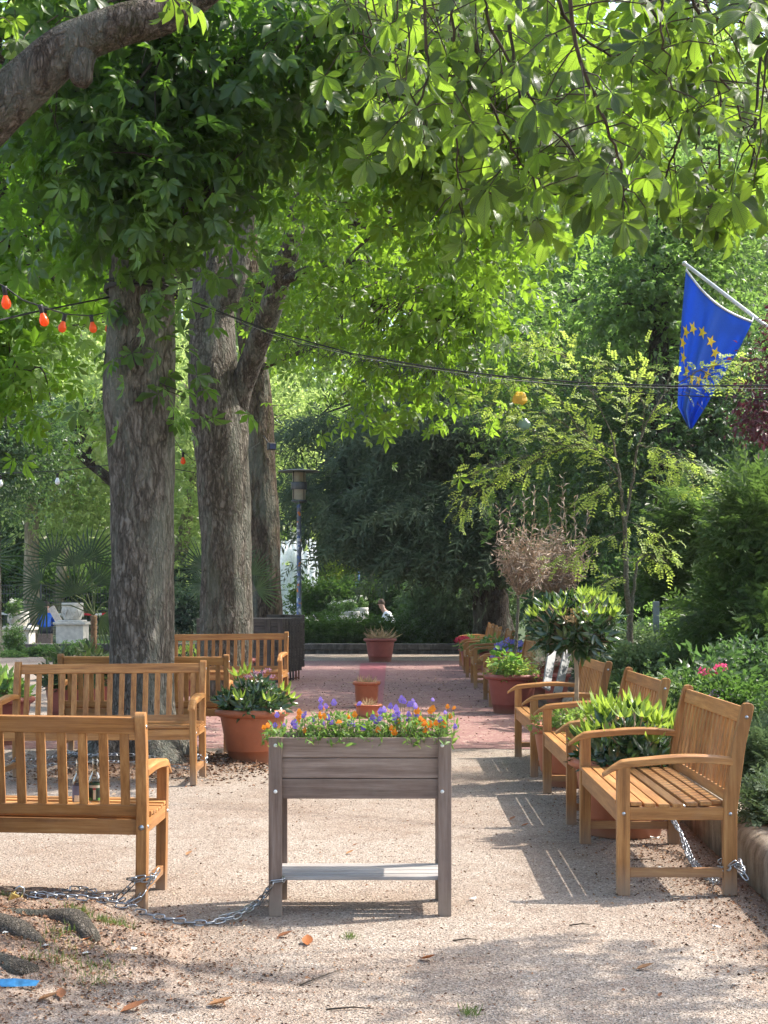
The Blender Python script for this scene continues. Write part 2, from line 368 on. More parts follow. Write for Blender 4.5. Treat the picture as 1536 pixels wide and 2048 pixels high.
def inst(tmpl, pos, X, Nn, sc):
    """copies of a template; X leaf axis, Nn normal, sc size"""
    tv, tf, tu = tmpl; m, n = len(pos), len(tv)
    X = unit(X); Y = unit(np.cross(Nn, X)); Z = np.cross(X, Y); sc = np.broadcast_to(sc, (m,))[:, None, None]
    v = pos[:, None, :] + sc * (tv[None, :, 0:1] * X[:, None] + tv[None, :, 1:2] * Y[:, None] + tv[None, :, 2:3] * Z[:, None])
    f = tf[None] + (np.arange(m) * n)[:, None, None]
    return v.reshape(-1, 3), f.reshape(-1, tf.shape[1]), np.tile(tu, (m, 1))
def merge(parts):
    vs, fs, us, b = [], [], [], 0
    for v, f, u in parts:
        vs.append(v); fs.append(f + b); us.append(u); b += len(v)
    return np.vstack(vs), np.vstack(fs), np.vstack(us)
def rnd_dir(n): return unit(rng.normal(size=(n, 3)))
PAL_NEAR = [palmate(5, 7, .22, .3, 1), palmate(5, 6, .25, .42, 2), palmate(5, 7, .2, .55, 3)]
PAL_MID = [palmate(2, 7, .2, .3, 4), palmate(2, 5, .25, .5, 5), palmate(2, 6, .2, .4, 6)]
LEAF1 = join_t([blade(1, .5, 1, .2, .15)])
LEAF2 = join_t([blade(1, .36, 3, .22, .22)])
def tuft(n, seed, w=.45, spread=1.0, k=1, lmin=.7):          # a small spray of single leaves
    r = random.Random(seed); parts = []
    for i in range(n):
        v, f, u = blade(r.uniform(lmin, 1), w, k, .2, .2)
        R = Matrix.Rotation(r.uniform(-spread, spread), 3, 'Z') @ Matrix.Rotation(r.uniform(-.7, .7), 3, 'Y') @ Matrix.Rotation(r.uniform(-.8, .8), 3, 'X')
        v = v @ np.array(R).T + np.array([r.uniform(-.2, .9), r.uniform(-.6, .6), r.uniform(-.4, .4)])
        parts.append((v, f, u))
    return join_t(parts)
TUFTS = [tuft(7, s) for s in (1, 2, 3)]
def pinnate(n=8, seed=0, droop=.35):                         # feathery leaf with paired leaflets
    parts = []; r = random.Random(seed)
    for i in range(n):
        u = (i + 1) / (n + .5)
        for s in (-1, 1):
            v, f, uv = blade(r.uniform(.22, .32) * (1 - .35 * abs(u - .5)), .15, 1, .1, r.uniform(-.2, .4), s * r.uniform(.9, 1.35))
            parts.append((v + np.array([u, 0, -droop * u * u]), f, uv))
    return join_t(parts)
PINN = [pinnate(6, 1, .2), pinnate(5, 2, .45)]
def needle_spray(n=12, seed=0, droop=.5, w=.05, nl=.24):
    parts = []; r = random.Random(seed)
    v, f, uv = blade(1.0, .035, 2, 0, droop, 0); parts.append((v, f, uv))
    for i in range(n):
        u = (i + .5) / n
        for s in (-1, 1):
            v, f, uv = blade(nl * r.uniform(.7, 1.1), w, 1, 0, .25, s * r.uniform(.6, 1.1))
            parts.append((v + np.array([u, 0, -droop * u * u]), f, uv))
    return join_t(parts)
YEW = [needle_spray(5, 1, .6, .10, .42), needle_spray(4, 2, .9, .11, .45)]
THUJA = [needle_spray(4, 3, .1, .15, .42), needle_spray(4, 4, .2, .16, .48)]
def whorl(n, seed, k=3, elev=.35, lw=.34):                            # rhododendron leaf rosette; x = shoot axis
    r = random.Random(seed); parts = []
    for i in range(n):
        v, f, uv = blade(r.uniform(.7, 1.05), lw, k, .22, r.uniform(.25, .6), 0, .05)
        e = elev + r.uniform(-.25, .3)
        # blade along x -> tilt away from the axis and spin round it
        R = Matrix.Rotation(2 * PI * i / n + r.uniform(-.3, .3), 3, 'X') @ Matrix.Rotation(-(PI / 2 - e), 3, 'Y')
        parts.append((v @ np.array(R).T, f, uv))
    return join_t(parts)
RHODO = [whorl(7, 1, 3, .1), whorl(6, 2, 3, -.1), whorl(7, 3, 3, .3)]
YOUNG = [whorl(6, 5, 3, .55, .27), whorl(7, 6, 3, .3, .29)]

GAPS = [(1240, 12, 85, 42, 1e9), (1500, 25, 50, 60, 1e9), (1330, -10, 60, 30, 1e9), (555, 70, 16, 60, 1e9), (610, 25, 26, 30, 1e9), (545, 190, 14, 20, 1e9), (75, 300, 26, 30, 1e9), (100, 20, 22, 18, 1e9), (1100, 250, 14, 14, 1e9), (60, 560, 16, 40, 1e9), (150, 860, 30, 30, 1e9), (590, 860, 20, 30, 1e9), (560, 610, 30, 60, 18.6), (590, 490, 26, 70, 18.2), (525, 700, 24, 45, 18.8), (285, 555, 62, 36, 12.4), (425, 560, 30, 60, 19), (300, 640, 45, 30, 12.3)]
def blobs_sample(blobs, n, shell=.5):
    """blobs: (centre, radii, weight); returns points and the direction out of the blob"""
    w_ = np.array([b[2] for b in blobs], float); w_ /= w_.sum(); n_ = n; n = int(n * 1.15); idx = rng.choice(len(blobs), n, p=w_)
    C_ = np.array([b[0] for b in blobs], float)[idx]; R_ = np.array([b[1] for b in blobs], float)[idx]
    d = rnd_dir(n); r = rng.random(n) ** shell
    q = C_ + d * R_ * r[:, None]; px, py = CX + q[:, 0] / q[:, 1] * F, HZ - (q[:, 2] - EYE) / q[:, 1] * F; ok = np.ones(n, bool)
    for a, b_, rx, ry, ym in GAPS: ok &= (((px - a) / rx) ** 2 + ((py - b_) / ry) ** 2 > 1) | (q[:, 1] < 9) | (q[:, 1] > ym)     # openings in the crowns
    q, d = q[ok][:n_], d[ok][:n_]
    while len(q) < n_: q, d = np.vstack([q, q])[:n_], np.vstack([d, d])[:n_]
    return q, d
def foliage(blobs, n, size, tmpls, per=9, spread=.3, down=.5, shell=.45, svar=.3, upn=1.0):
    """leaves in small sprays spread through the blobs"""
    nc = max(1, n // per); c, d = blobs_sample(blobs, nc, shell); parts = []
    for ti, tm in enumerate(tmpls):
        m = nc * per // len(tmpls)
        idx = rng.integers(0, nc, m); off = rng.normal(size=(m, 3)) * spread
        pos = c[idx] + off
        X = unit(off) * .8 + d[idx] * .7 + rng.normal(size=(m, 3)) * .35; X[:, 2] -= down
        Nn = rng.normal(size=(m, 3)) * .45 + d[idx] * .3; Nn[:, 2] += upn
        parts.append(inst(tm, pos, X, Nn, size * rng.uniform(1 - svar, 1 + svar, m)))
    return merge(parts), c
def put_foliage(name, data, mat, parent, world=True):
    v, f, u = data; me = npmesh(name, v, f, u); return link(name, me, mat, parent, False, 0, world)

def rough_tube(pts, rad, seg=40, rings=120, amp=.03, flare=None, seed=0, lob=0):
    """trunk or limb with an uneven surface, splined through pts"""
    P_ = np.array(pts, float); R_ = np.array(rad, float); n = len(P_)
    d = np.r_[0, np.cumsum(np.linalg.norm(np.diff(P_, axis=0), axis=1))]; tt = np.linspace(0, d[-1], rings)
    def spl(A):
        A = np.asarray(A, float); o = []
        for x in tt:
            i = min(max(int(np.searchsorted(d, x)) - 1, 0), n - 2); h = d[i+1] - d[i]; u = (x - d[i]) / h
            def tang(j):
                if j == 0: return (A[1] - A[0]) / (d[1] - d[0])
                if j == n - 1: return (A[-1] - A[-2]) / (d[-1] - d[-2])
                return (A[j+1] - A[j-1]) / (d[j+1] - d[j-1])
            m0, m1 = tang(i) * h, tang(i+1) * h
            o.append((2*u**3-3*u**2+1)*A[i] + (u**3-2*u**2+u)*m0 + (-2*u**3+3*u**2)*A[i+1] + (u**3-u**2)*m1)
        return np.array(o)
    C_ = spl(P_); Rr = spl(R_[:, None])[:, 0]
    vs = []; x = None
    for i in range(rings):
        t_ = Vector(C_[min(i+1, rings-1)] - C_[max(i-1, 0)]).normalized()
        if x is None: x = t_.orthogonal().normalized()
        x = (x - t_ * x.dot(t_)).normalized(); y = t_.cross(x); c = Vector(C_[i])
        for j in range(seg):
            a = 2 * PI * j / seg; dr = x * math.cos(a) + y * math.sin(a); p = c + dr * Rr[i]
            q = Vector((p.x * 1.3, p.y * 1.3, p.z * .5)) + Vector((seed * 7.1, 0, 0))
            k = noise.noise(q * 2.2) * 1.3 + noise.noise(q * 6) * .5 + noise.noise(Vector((p.x*14, p.y*14, p.z*3.5))) * .45
            r2 = Rr[i] * (1 + amp * 3 * k)
            if flare and C_[i][2] < flare[0]:
                z_ = 1 - C_[i][2] / flare[0]; r2 += flare[1] * z_ ** 2.2 * (1 + .75 * math.cos(flare[2] * a + seed + math.sin(a*2)))
            vs.append(c + dr * r2)
    v = np.array([tuple(p) for p in vs]); i, j = np.meshgrid(np.arange(rings - 1), np.arange(seg), indexing='ij')
    a_ = i * seg + j; b_ = i * seg + (j + 1) % seg; f = np.stack([a_, b_, b_ + seg, a_ + seg], -1).reshape(-1, 4)
    return v, f, C_
def limb(name, pts, rad, mat, parent, **kw):
    v, f, C_ = rough_tube(pts, rad, **kw); o = link(name, npmesh(name, v, f), mat, parent, True, 0, True); return o, C_
def twig_mesh(name, skel, targets, mat, parent, r0=.012, sag=.15, n=4, maxlen=6):
    """thin branches from the skeleton to each foliage spray"""
    S = np.array(skel); mb = MB()
    for tgt in targets:
        d = np.linalg.norm(S - tgt, axis=1) + np.maximum(0, S[:, 2] - tgt[2]) * -.15; k = int(np.argmin(d)); a = S[k]; ln = np.linalg.norm(tgt - a)
        if ln > maxlen: continue
        q = rng.normal(size=3) * ln * .07; pts = []
        for u in np.linspace(0, 1, 6):
            p = a * (1 - u) + tgt * u + q * math.sin(PI * u) + np.array([0, 0, ln * sag * math.sin(PI * u)]); pts.append(p)
        mb.tube(pts, [r0 * (1 + ln * .6) * (1 - .75 * u) for u in np.linspace(0, 1, 6)], n, cap=False)
    return mb.build(name, mat, parent, True, 0, True)

# ================================================================== the setting
def grid_mesh(name, x0, x1, y0, y1, nx, ny, hf, mat, kind='structure'):
    xs, ys = np.meshgrid(np.linspace(x0, x1, nx), np.linspace(y0, y1, ny), indexing='ij')
    z = np.array([[hf(a, b) for b in ys[0]] for a in xs[:, 0]]); v = np.stack([xs, ys, z], -1).reshape(-1, 3)
    i, j = np.meshgrid(np.arange(nx - 1), np.arange(ny - 1), indexing='ij'); a = i * ny + j
    f = np.stack([a, a + ny, a + ny + 1, a + 1], -1).reshape(-1, 4)
    o = link(name, npmesh(name, v, f), mat, None, True); return tag(o, kind=kind)
def sheet(name, pts, z, mat):
    mb = MB(); mb.add([(x, y, z) for x, y in pts], [tuple(range(len(pts)))]); return tag(mb.build(name, mat), kind='structure')
sheet("ground", [(-180, -20), (180, -20), (180, 320), (-180, 320)], 0, GRAVEL)
r_ = random.Random(3)
edge = [(-3.9, 13.5)] + [(x, 13.52 + r_.uniform(-.05, .07)) for x in np.linspace(-3.4, 1.3, 26)] + [(1.55, 13.6), (1.75, 22), (2.05, 32.6)] + [(x, 32.6 + r_.uniform(-.2, .2)) for x in np.linspace(1.2, -3.2, 14)] + [(-3.4, 24), (-3.3, 19)]
sheet("red_paving", edge, .004, PAVE)
sheet("drain_channel", [(-.37, 18.8), (-.02, 18.8), (.05, 31.4), (-.5, 31.4)], .009, simple("wet_red_strip", (.27, .075, .085), .7, nscale=20))
def mound(cx_, cy_, rx, ry, h):
    def f(x, y):
        d = math.hypot((x - cx_) / rx, (y - cy_) / ry); k = max(0, 1 - d * (1 + .25 * noise.noise(Vector((x * 2, y * 2, 3)))))
        return -.015 + h * (1 - (1 - k) ** 2) + (.035 * noise.noise(Vector((x*7, y*7, 0))) + .015 * noise.noise(Vector((x*19, y*19, 5)))) * min(1, k * 4)
    return f
grid_mesh("earth_mound", -3.9, -.6, 4.3, 7.3, 130, 120, mound(-2.2, 5.75, 1.5, 1.4, .17), GRAVEL)
grid_mesh("earth_mound", -3.3, -.7, 11.2, 13.5, 80, 70, mound(-2.04, 12.35, 1.15, .95, .08), GRAVEL)
def wallx(y): return 1.735 + .0 * y + (y - 6.5) * .042 if y < 12 else 1.966 + (y - 12) * .02
secs = []
for y in np.linspace(3.0, 35.5, 120):
    x = wallx(y); j = .008 * noise.noise(Vector((x, y * 2.2, 0)))
    secs.append([(x, y, -.05), (x - .005 + j, y, .17 + j), (x + .012, y, .215), (x + .05, y, .245 + j), (x + .12, y, .252), (x + .19, y, .24), (x + .22, y, .2), (x + .22, y, -.05)])
wl = MB().sweep(secs).build("garden_wall", KERB, None, True); tag(wl, "low rounded stone wall edging the planted bed behind the right benches", "wall")
bed = [(wallx(y) + .2, y) for y in (3, 6, 9, 12, 20, 28, 35.4)] + [(34, 35.4), (34, 3)]
grid_mesh("planting_bed", 1.75, 2.6, 3, 14, 30, 220, lambda x, y: (.19 + .05 * noise.noise(Vector((x*5, y*5, 0))) + .03*noise.noise(Vector((x*14, y*14, 0)))) if x > wallx(y) + .18 else -.04, BEDSOIL)
sheet("planting_bed", bed, .16, BEDSOIL)
sheet("lawn", [(-5, 37), (60, 37), (60, 200), (-5, 200)], .10, LAWN)
sheet("lawn", [(-60, 46), (-5, 46), (-5, 200), (-60, 200)], .02, LAWN)
fw = MB(); fw.box(-9, 4.2, 36.7, 37.1, -.02, .10); fw.box(-9, 4.2, 36.64, 37.16, .10, .25)
tag(fw.build("border_wall", KERBD, None, False, .02), "long low dark stone wall closing the far end of the square", "wall")

# gravel stones that catch the light, near the camera
def pebbles(n, y0, y1, smin, smax, name, mat, xr=None):
    y = y0 + (y1 - y0) * rng.random(n) ** 1.5; half = (.30 * y)
    x = (rng.random(n) * 2 - 1) * half
    ok = x < 1.72 + (y - 6.5) * .04; x, y = x[ok], y[ok]; m = len(x)
    o = np.array([(1,0,0),(-1,0,0),(0,1,0),(0,-1,0),(0,0,1),(0,0,-1)], float); f = np.array([(0,2,4),(2,1,4),(1,3,4),(3,0,4),(2,0,5),(1,2,5),(3,1,5),(0,3,5)])
    s = rng.uniform(smin, smax, m); pos = np.stack([x, y, s * .25], -1)
    tm = (o * np.array([1, .75, .5]), f, np.zeros((6, 2)))
    X = rnd_dir(m); X[:, 2] *= .3; Nn = rng.normal(size=(m, 3)) * .4 + np.array([0, 0, 1])
    v, f2, u = inst(tm, pos, X, Nn, s); me = npmesh(name, v, f2); return tag(link(name, me, mat, None, False), kind='stuff')
def pebble_mat():
    m, t = new_mat("pebbles"); g = N(t, 'ShaderNodeNewGeometry')
    c = ramp(t, g.outputs['Random Per Island'], [(0, (.13,.10,.08)), (.3, (.29,.235,.185)), (.7, (.38,.32,.255)), (.93, (.48,.42,.35)), (1, (.60,.55,.48))])
    return finish(m, t, c, .85, spec=.2)
pebbles(90000, 4.5, 13.4, .0016, .0042, "gravel", pebble_mat())

def rect(o): return o
# leaf crumbs and debris: brown litter at the old tree, along the wall and round the trunk
def litter_mat():
    m, t = new_mat("leaf_litter"); g = N(t, 'ShaderNodeNewGeometry')
    c = ramp(t, g.outputs['Random Per Island'], [(0, (.05,.03,.02)), (.35, (.14,.07,.04)), (.7, (.25,.12,.065)), (.92, (.36,.22,.12)), (1, (.5,.42,.33))])
    return finish(m, t, c, .85, spec=.2)
LIT = litter_mat()
def litter(n, cen, sx, sy, size, z=.006, hf=None, lim=None):
    p = np.stack([rng.normal(cen[0], sx, n), rng.normal(cen[1], sy, n), np.full(n, z)], -1)
    if lim is not None: p = p[lim(p[:, 0], p[:, 1])]
    if hf: p[:, 2] = [max(0, hf(a, b)) + .005 for a, b in p[:, :2]]
    X = rnd_dir(len(p)); X[:, 2] *= .25; Nn = rng.normal(size=(len(p), 3)) * .5 + np.array([0, 0, 1])
    return inst(join_t([blade(1, .55, 1, .3, .2)]), p, X, Nn, rng.uniform(size * .4, size * 1.3, len(p)))
m1 = mound(-2.2, 5.75, 1.5, 1.4, .17); m2 = mound(-2.04, 12.35, 1.15, .95, .08)
parts = [litter(6000, (-1.55, 5.55), .45, .5, .018, hf=m1), litter(2600, (-1.0, 5.4), .7, .5, .014, hf=m1), litter(3500, (-2.0, 12.0), .8, .55, .03, hf=m2), litter(1200, (-1.2, 12.3), .25, .25, .035, hf=m2),
         litter(7000, (1.5, 7.6), .2, 1.7, .016, lim=lambda x, y: x < wallx_np(y) - .01) if False else litter(1, (1.5, 7), .1, .1, .01)]
def wnp(y): return np.where(y < 12, 1.735 + (y - 6.5) * .042, 1.966 + (y - 12) * .02)
parts += [litter(5500, (1.55, 7.9), .22, 2.2, .017, lim=lambda x, y: (x < wnp(y) - .01) & (y > 5)), litter(2600, (0, 9), 1.6, 3, .014, lim=lambda x, y: (x < wnp(y)) & (y > 4.6)),
          litter(2500, (0, 20), 1.3, 4, .03, lim=lambda x, y: (x < 1.8) & (y > 13.8)), litter(7000, (2.25, 9), .3, 2.6, .035, z=.2, lim=lambda x, y: (x > wnp(y) + .2) & (y > 4))]
v, f, u = merge(parts); tag(link("leaf_litter", npmesh("leaf_litter", v, f), LIT, None, False), kind='stuff')
GRASSM = leaf_mat("grass_blades", (.05,.09,.015), (.12,.17,.035), (.2,.3,.05), .3)
def grass(n, spots, h=.06, mat=GRASSM, hf=None):
    idx = rng.integers(0, len(spots), n); C_ = np.array([s[:2] for s in spots])[idx]; R_ = np.array([s[2] for s in spots])[idx]
    p2 = C_ + rng.normal(size=(n, 2)) * R_[:, None]; z = np.array([max(0, hf(a, b)) if hf else 0 for a, b in p2])
    p = np.column_stack([p2, z]); X = rng.normal(size=(n, 3)) * .35; X[:, 2] += 1
    return inst(join_t([blade(1, .07, 2, 0, .25)]), p, X, rnd_dir(n), rng.uniform(h * .4, h * 1.2, n))
gs = []
for q in ((235, 1870, .05), (150, 1930, .09), (180, 1950, .06), (10, 1828, .04), (90, 1945, .06), (160, 1855, .03), (210, 1860, .04), (130, 1900, .05)):
    g_ = G(q[0], q[1] + 12); gs.append((g_[0], g_[1], q[2]))
v, f, u = grass(800, gs, .04, hf=m1); tag(link("grass", npmesh("grass", v, f), GRASSM, None, False), kind='stuff')
gs = [tuple(G(940, 2030)[:2]) + (.02,), tuple(G(700, 1878)[:2]) + (.015,), (-.1 , 31.6, .3), (.55, 32.8, .5), (1.0, 33.5, .6)]
v, f, u = grass(420, gs, .035); tag(link("grass", npmesh("grass", v, f), GRASSM, None, False), kind='stuff')

# ================================================================== benches
def make_bench(label, group):
    t = empty("garden_bench", (0,0,0), label, "bench", group)
    Lg, hx = 1.50, .72
    # front legs (face -y), rear legs running up into the back posts
    for s in (-1, 1):
        b = MB(); b.box(s*hx-.024, s*hx+.024, -.28, -.22, 0, .605); b.build("leg", TZ, t, False, .004)
        b = MB(); pr = [(.245,0),(.243,.40),(.285,.70),(.325,.868)]; w_ = [.03,.033,.03,.028]
        secs = [[(s*hx-.024, y-a, z), (s*hx+.024, y-a, z), (s*hx+.024, y+a, z), (s*hx-.024, y+a, z)] for (y, z), a in zip(pr, w_)]
        for dz, a in ((.012,.026),(.022,.019),(.027,.008)): secs.append([(s*hx-.024, .327-a, .868+dz), (s*hx+.024, .327-a, .868+dz), (s*hx+.024, .327+a, .868+dz), (s*hx-.024, .327+a, .868+dz)])
        b.sweep(secs); b.build("leg", TZ, t, False, .004)
        # armrest: level board that curls down at the front
        b = MB(); secs = []
        for i in range(15):
            u = i / 14; y = .255 - u * .60; z = .625 + .012 * math.sin(u * 5) + (-.055 * max(0, (u - .82) / .18) ** 1.6); wd = .026 + .012 * math.sin(PI * min(1, u * 1.15)); th = .019 - .010 * max(0, (u - .86) / .14)
            secs.append([(s*hx-wd, y, z-th), (s*hx+wd, y, z-th), (s*hx+wd, y, z+th*.6), (s*hx+wd*.6, y, z+th), (s*hx-wd*.6, y, z+th), (s*hx-wd, y, z+th*.6)])
        b.sweep(secs); b.build("armrest", TY, t, False, .003)
        b = MB(); b.box(s*hx-.014, s*hx+.014, -.22, .213, .085, .128); b.build("stretcher", TY, t, False, .003)
        b = MB(); b.box(s*hx-.021, s*hx+.021, -.221, .212, .352, .412); b.build("side_rail", TY, t, False, .003)
        for (y, z) in ((-.25, .382), (.243, .382), (.318, .83)):
            b = MB(); vs = [(s*(hx+.024+e), y + r*math.cos(2*PI*j/10), z + r*math.sin(2*PI*j/10)) for e, r in ((-.001,.009),(.003,.008),(.004,.0005)) for j in range(10)]
            b.add(vs, [(i*10+j, i*10+(j+1)%10, (i+1)*10+(j+1)%10, (i+1)*10+j) for i in range(2) for j in range(10)]); b.build("bolt", STEEL, t, True)
        b = MB(); vs = [(s*hx + r*math.cos(2*PI*j/12), .276 + e, .382 + r*math.sin(2*PI*j/12)) for e, r in ((-.002,.013),(.003,.012),(.005,.0005)) for j in range(12)]
        b.add(vs, [(i*12+j, i*12+(j+1)%12, (i+1)*12+(j+1)%12, (i+1)*12+j) for i in range(2) for j in range(12)]); b.build("bolt", STEEL, t, True)
    b = MB(); b.box(-hx+.024, hx-.024, -.272, -.25, .335, .412); b.build("front_rail", TX, t, False, .003)
    b = MB(); b.box(-hx+.024, hx-.024, .222, .247, .345, .412); b.build("rear_rail", TX, t, False, .003)
    b = MB()                                        # seat: eight long slats
    for i in range(8):
        y = -.282 + i * .0645; z = .414 + .006 * math.cos(i)
        x_ = hx + .022 if 0 < i < 7 else hx - .026
        b.box(-x_, x_, y, y + .052, z, z + .018)
    b.build("seat", TX, t, False, .003)
    b = MB(); b.beam((-hx+.025, .247, .455), (hx-.025, .247, .455), .022, .05, (0, .17, 1)); b.beam((-hx+.025, .318, .835), (hx-.025, .318, .835), .024, .075, (0, .2, 1))
    fr = b.build("back_frame", TX, t, False, .004)
    b = MB()
    for i in range(15):
        x = -.645 + i * 1.29 / 14; b.beam((x, .2505, .475), (x, .3105, .802), .040, .013, (0, 1, -.18))
    b.build("back_slats", TZ, t, False, .002)
    return t
GR, GL = "teak benches in a row along the planted bed", "teak benches round the chestnut trunks"
right = [((1.372, 7.58), -90.8, 0, "nearest teak bench on the right, chained at its rear legs by the stone wall"),
 ((1.40, 9.73), -90.5, 0, "second teak bench on the right, between the two big pots of rhododendron"),
 ((1.415, 12.13), -90.3, 0, "third teak bench on the right, just beyond the lollipop rhododendron pot"),
 ((1.62, 19.4), -91, 0, "teak bench behind the pot of yellow flowers with the dead little tree"),
 ((1.67, 23.3), -91.5, 0, "teak bench beyond the blue hydrangeas"),
 ((1.72, 26.4), -91.5, 0, "teak bench beside the big leafy green hydrangea"),
 ((1.80, 29.3), -91, 0, "farthest teak bench on the right, by the red hydrangea near the dark wall")]
B0 = make_bench(right[0][3], GR)
allb = []
for i, (p, a, z, lab) in enumerate(right):
    o = B0 if i == 0 else copy_tree(B0); o["label"] = lab; o["group"] = GR; o.location = (p[0], p[1], z); o.rotation_euler.z = math.radians(a); allb.append(o)
left = [((-1.785, 6.78), 178.5, 0, -.8, "front teak bench seen from behind with two empty bottles on its seat"),
 ((-2.12, 11.13), -.8, 0, .5, "teak bench facing the camera in front of the thickest trunk"),
 ((-2.12, 13.22), 182.5, 0, -.3, "teak bench with its back to the camera just behind the thickest trunk"),
 ((-1.93, 17.85), -4, .07, .6, "farthest teak bench on the left, by the stack of dark folded tables")]
for p, a, z, ro, lab in left:
    o = copy_tree(B0); o["label"] = lab; o["group"] = GL; o.location = (p[0], p[1], z); o.rotation_euler = (0, math.radians(ro) * (1 if abs(a) > 90 else -1), math.radians(a)); allb.append(o)

# ================================================================== the wooden planter
pl = empty("raised_planter", (-.104, 6.4, 0), "weathered grey brown wooden planter box on tall legs with a slatted shelf below", "planter")
x0, x1, y0, y1 = -.501+.104, .293+.104, 0, .38
for xa, sg in ((x0, 1), (x1, -1)):
    for ya, sy in ((y0, 1), (y1, -1)):
        b = MB(); a, c = sorted((xa, xa + sg * .058)); d, e = sorted((ya, ya + sy * .022)); b.box(a, c, d, e, 0, .777)
        a, c = sorted((xa, xa + sg * .022)); d, e = sorted((ya + sy * .023, ya + sy * .058)); b.box(a, c, d, e, 0, .777)
        b.build("leg", GZ, pl, False, .003)
for (ya, yb) in ((.0225, .042), (.338, .3575)):
    b = MB()
    for k in range(3): z = .508 + k * .0895; b.box(x0 + .024, x1 - .024, ya, yb, z, z + .0865)
    b.build("side_panel", GX, pl, False, .003)
for xa in (x0 + .0245, x1 - .0445):
    b = MB()
    for k in range(3): z = .508 + k * .0895; b.box(xa, xa + .02, .0425, .3375, z, z + .0865)
    b.build("side_panel", GY, pl, False, .003)
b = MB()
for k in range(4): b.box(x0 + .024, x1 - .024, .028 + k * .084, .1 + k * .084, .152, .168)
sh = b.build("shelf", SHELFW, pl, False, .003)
b = MB(); b.box(x0 + .026, x0 + .056, .03, .35, .118, .150); b.box(x1 - .056, x1 - .026, .03, .35, .118, .150); b.build("shelf_bearer", GY, pl, False, .002)
b = MB(); b.box(x0 + .05, x1 - .05, .044, .336, .51, .745); b.build("soil", SOIL, pl)
for xa in (x0 + .030, x1 - .040):
    for z in (.742, .542):
        vs = [(xa + r*math.cos(2*PI*j/14), y0 - e, z + r*math.sin(2*PI*j/14)) for e, r in ((-.001,.0085),(.002,.008),(.005,.005),(.006,.0005)) for j in range(14)]
        b = MB(); b.add(vs, [(i*14+j, i*14+(j+1)%14, (i+1)*14+(j+1)%14, (i+1)*14+j) for i in range(3) for j in range(14)]); b.build("bolt", WHITEP, pl, True)

# ================================================================== pots
def make_pot(name, loc, r, h, mat, label, cat="plant pot", group=None, base=.66, saucer=False, soilz=.86):
    t = empty(name, loc, label, cat, group)
    rb, rt = r * base, r * .86
    lip = [(rb*.96, 0), (rb, .01), (rb + (rt-rb)*.20, h*.22), (rb + (rt-rb)*.2 + .006, h*.225), (rb + (rt-rb)*.24+.006, h*.245), (rt, h*.85), (rt+.002, h*.865)]
    rim = [(rt, h*.86), (rt + .35*(r-rt), h*.855), (r, h*.90), (r+.004, h*.94), (r*.985, h*.985), (r*.93, h), (r*.86, h*.985), (r*.82, h*.93), (r*.80, h*.84)]
    b = MB(); b.lathe([(.001, 0)] + lip, 48); b.build("body", mat, t, True)
    b = MB(); b.lathe(rim, 48); b.build("rim", mat, t, True)
    b = MB(); pr = [(r*.83*k/6, h*soilz + .012 * random.random() * (k < 6)) for k in range(7)]; pr[0] = (.001, pr[0][1]); b.lathe(pr, 24); b.build("soil", SOIL, t, True)
    return t
pot1 = G(500, 1531); POT_A = (pot1[0], pot1[1] + .24)          # left rhododendron pot
make_pot("flower_pot", (POT_A[0], POT_A[1], 0), .315, .455, TERRA, "large orange terracotta pot with a glossy rhododendron beside the left bench", base=.62)
make_pot("flower_pot", (1.405, 8.645, 0), .325, .455, TERRA, "terracotta pot between the first and second benches, holding the bright green shrub")
make_pot("flower_pot", (1.40, 10.93, 0), .33, .45, TERRA, "terracotta pot between the second and third benches, holding the lollipop shrub")
make_pot("flower_pot", (1.54, 17.75, 0), .335, .475, RUSTP, "russet pot of small yellow flowers and a dead little tree")
make_pot("flower_pot", (-.085, 32.1, 0), .36, .52, RUSTP, "russet pot with a dried plant standing alone before the dark wall")
sp = G(733, 1417); make_pot("flower_pot", (sp[0], sp[1] + .12, 0), .175, .335, TERRA, "small orange pot with dry straw on the red paving", base=.74)
sp2 = G(736, 1436); make_pot("plant_bowl", (sp2[0], sp2[1], 0), .16, .16, TERRA, "low orange bowl half hidden behind the planter flowers", "bowl", base=.8)
make_pot("flower_pot", (1.86, 21.35, 0), .33, .42, RUSTP, "russet pot under the blue hydrangeas")
make_pot("flower_pot", (1.90, 24.85, 0), .33, .50, RUSTP, "dark russet pot under the broad leaved green hydrangea")
make_pot("flower_pot", (1.72, 27.85, 0), .32, .45, RUSTP, "russet pot under the red hydrangea")
pa = G(138, 1440); make_pot("flower_pot", (pa[0], pa[1], 0), .31, .46, RUSTP, "russet pot with a leafy shrub behind the left bench slats")
make_pot("flower_pot", (-3.52, 18.4, 0), .32, .46, RUSTP, "russet pot of the fan palm left of the thickest trunk")
make_pot("flower_pot", (-2.80, 20.9, 0), .31, .50, RUSTP, "russet pot with light green leaves between the two trunks")
make_pot("flower_pot", (-2.25, 22.3, 0), .33, .48, RUSTP, "russet pot of the palm hidden behind the forked trunk")
make_pot("flower_pot", (-3.62, 14.0, 0), .3, .45, RUSTP, "russet pot at the photo's left edge under narrow leaves")
make_pot("flower_pot", (-3.95, 12.9, 0), .3, .5, RUSTP, "russet pot of the fan palm at the photo's left edge")
make_pot("flower_pot", (2.02, 17.3, .16), .17, .34, RUSTP, "small russet pot of silvery grass behind the benches")
make_pot("flower_pot", (2.02, 18.6, .16), .26, .42, RUSTP, "russet pot of the second dead little tree")
tr = empty("planting_trough", (2.42, 13.0, .16), "long russet trough on the bed behind the third bench", "trough")
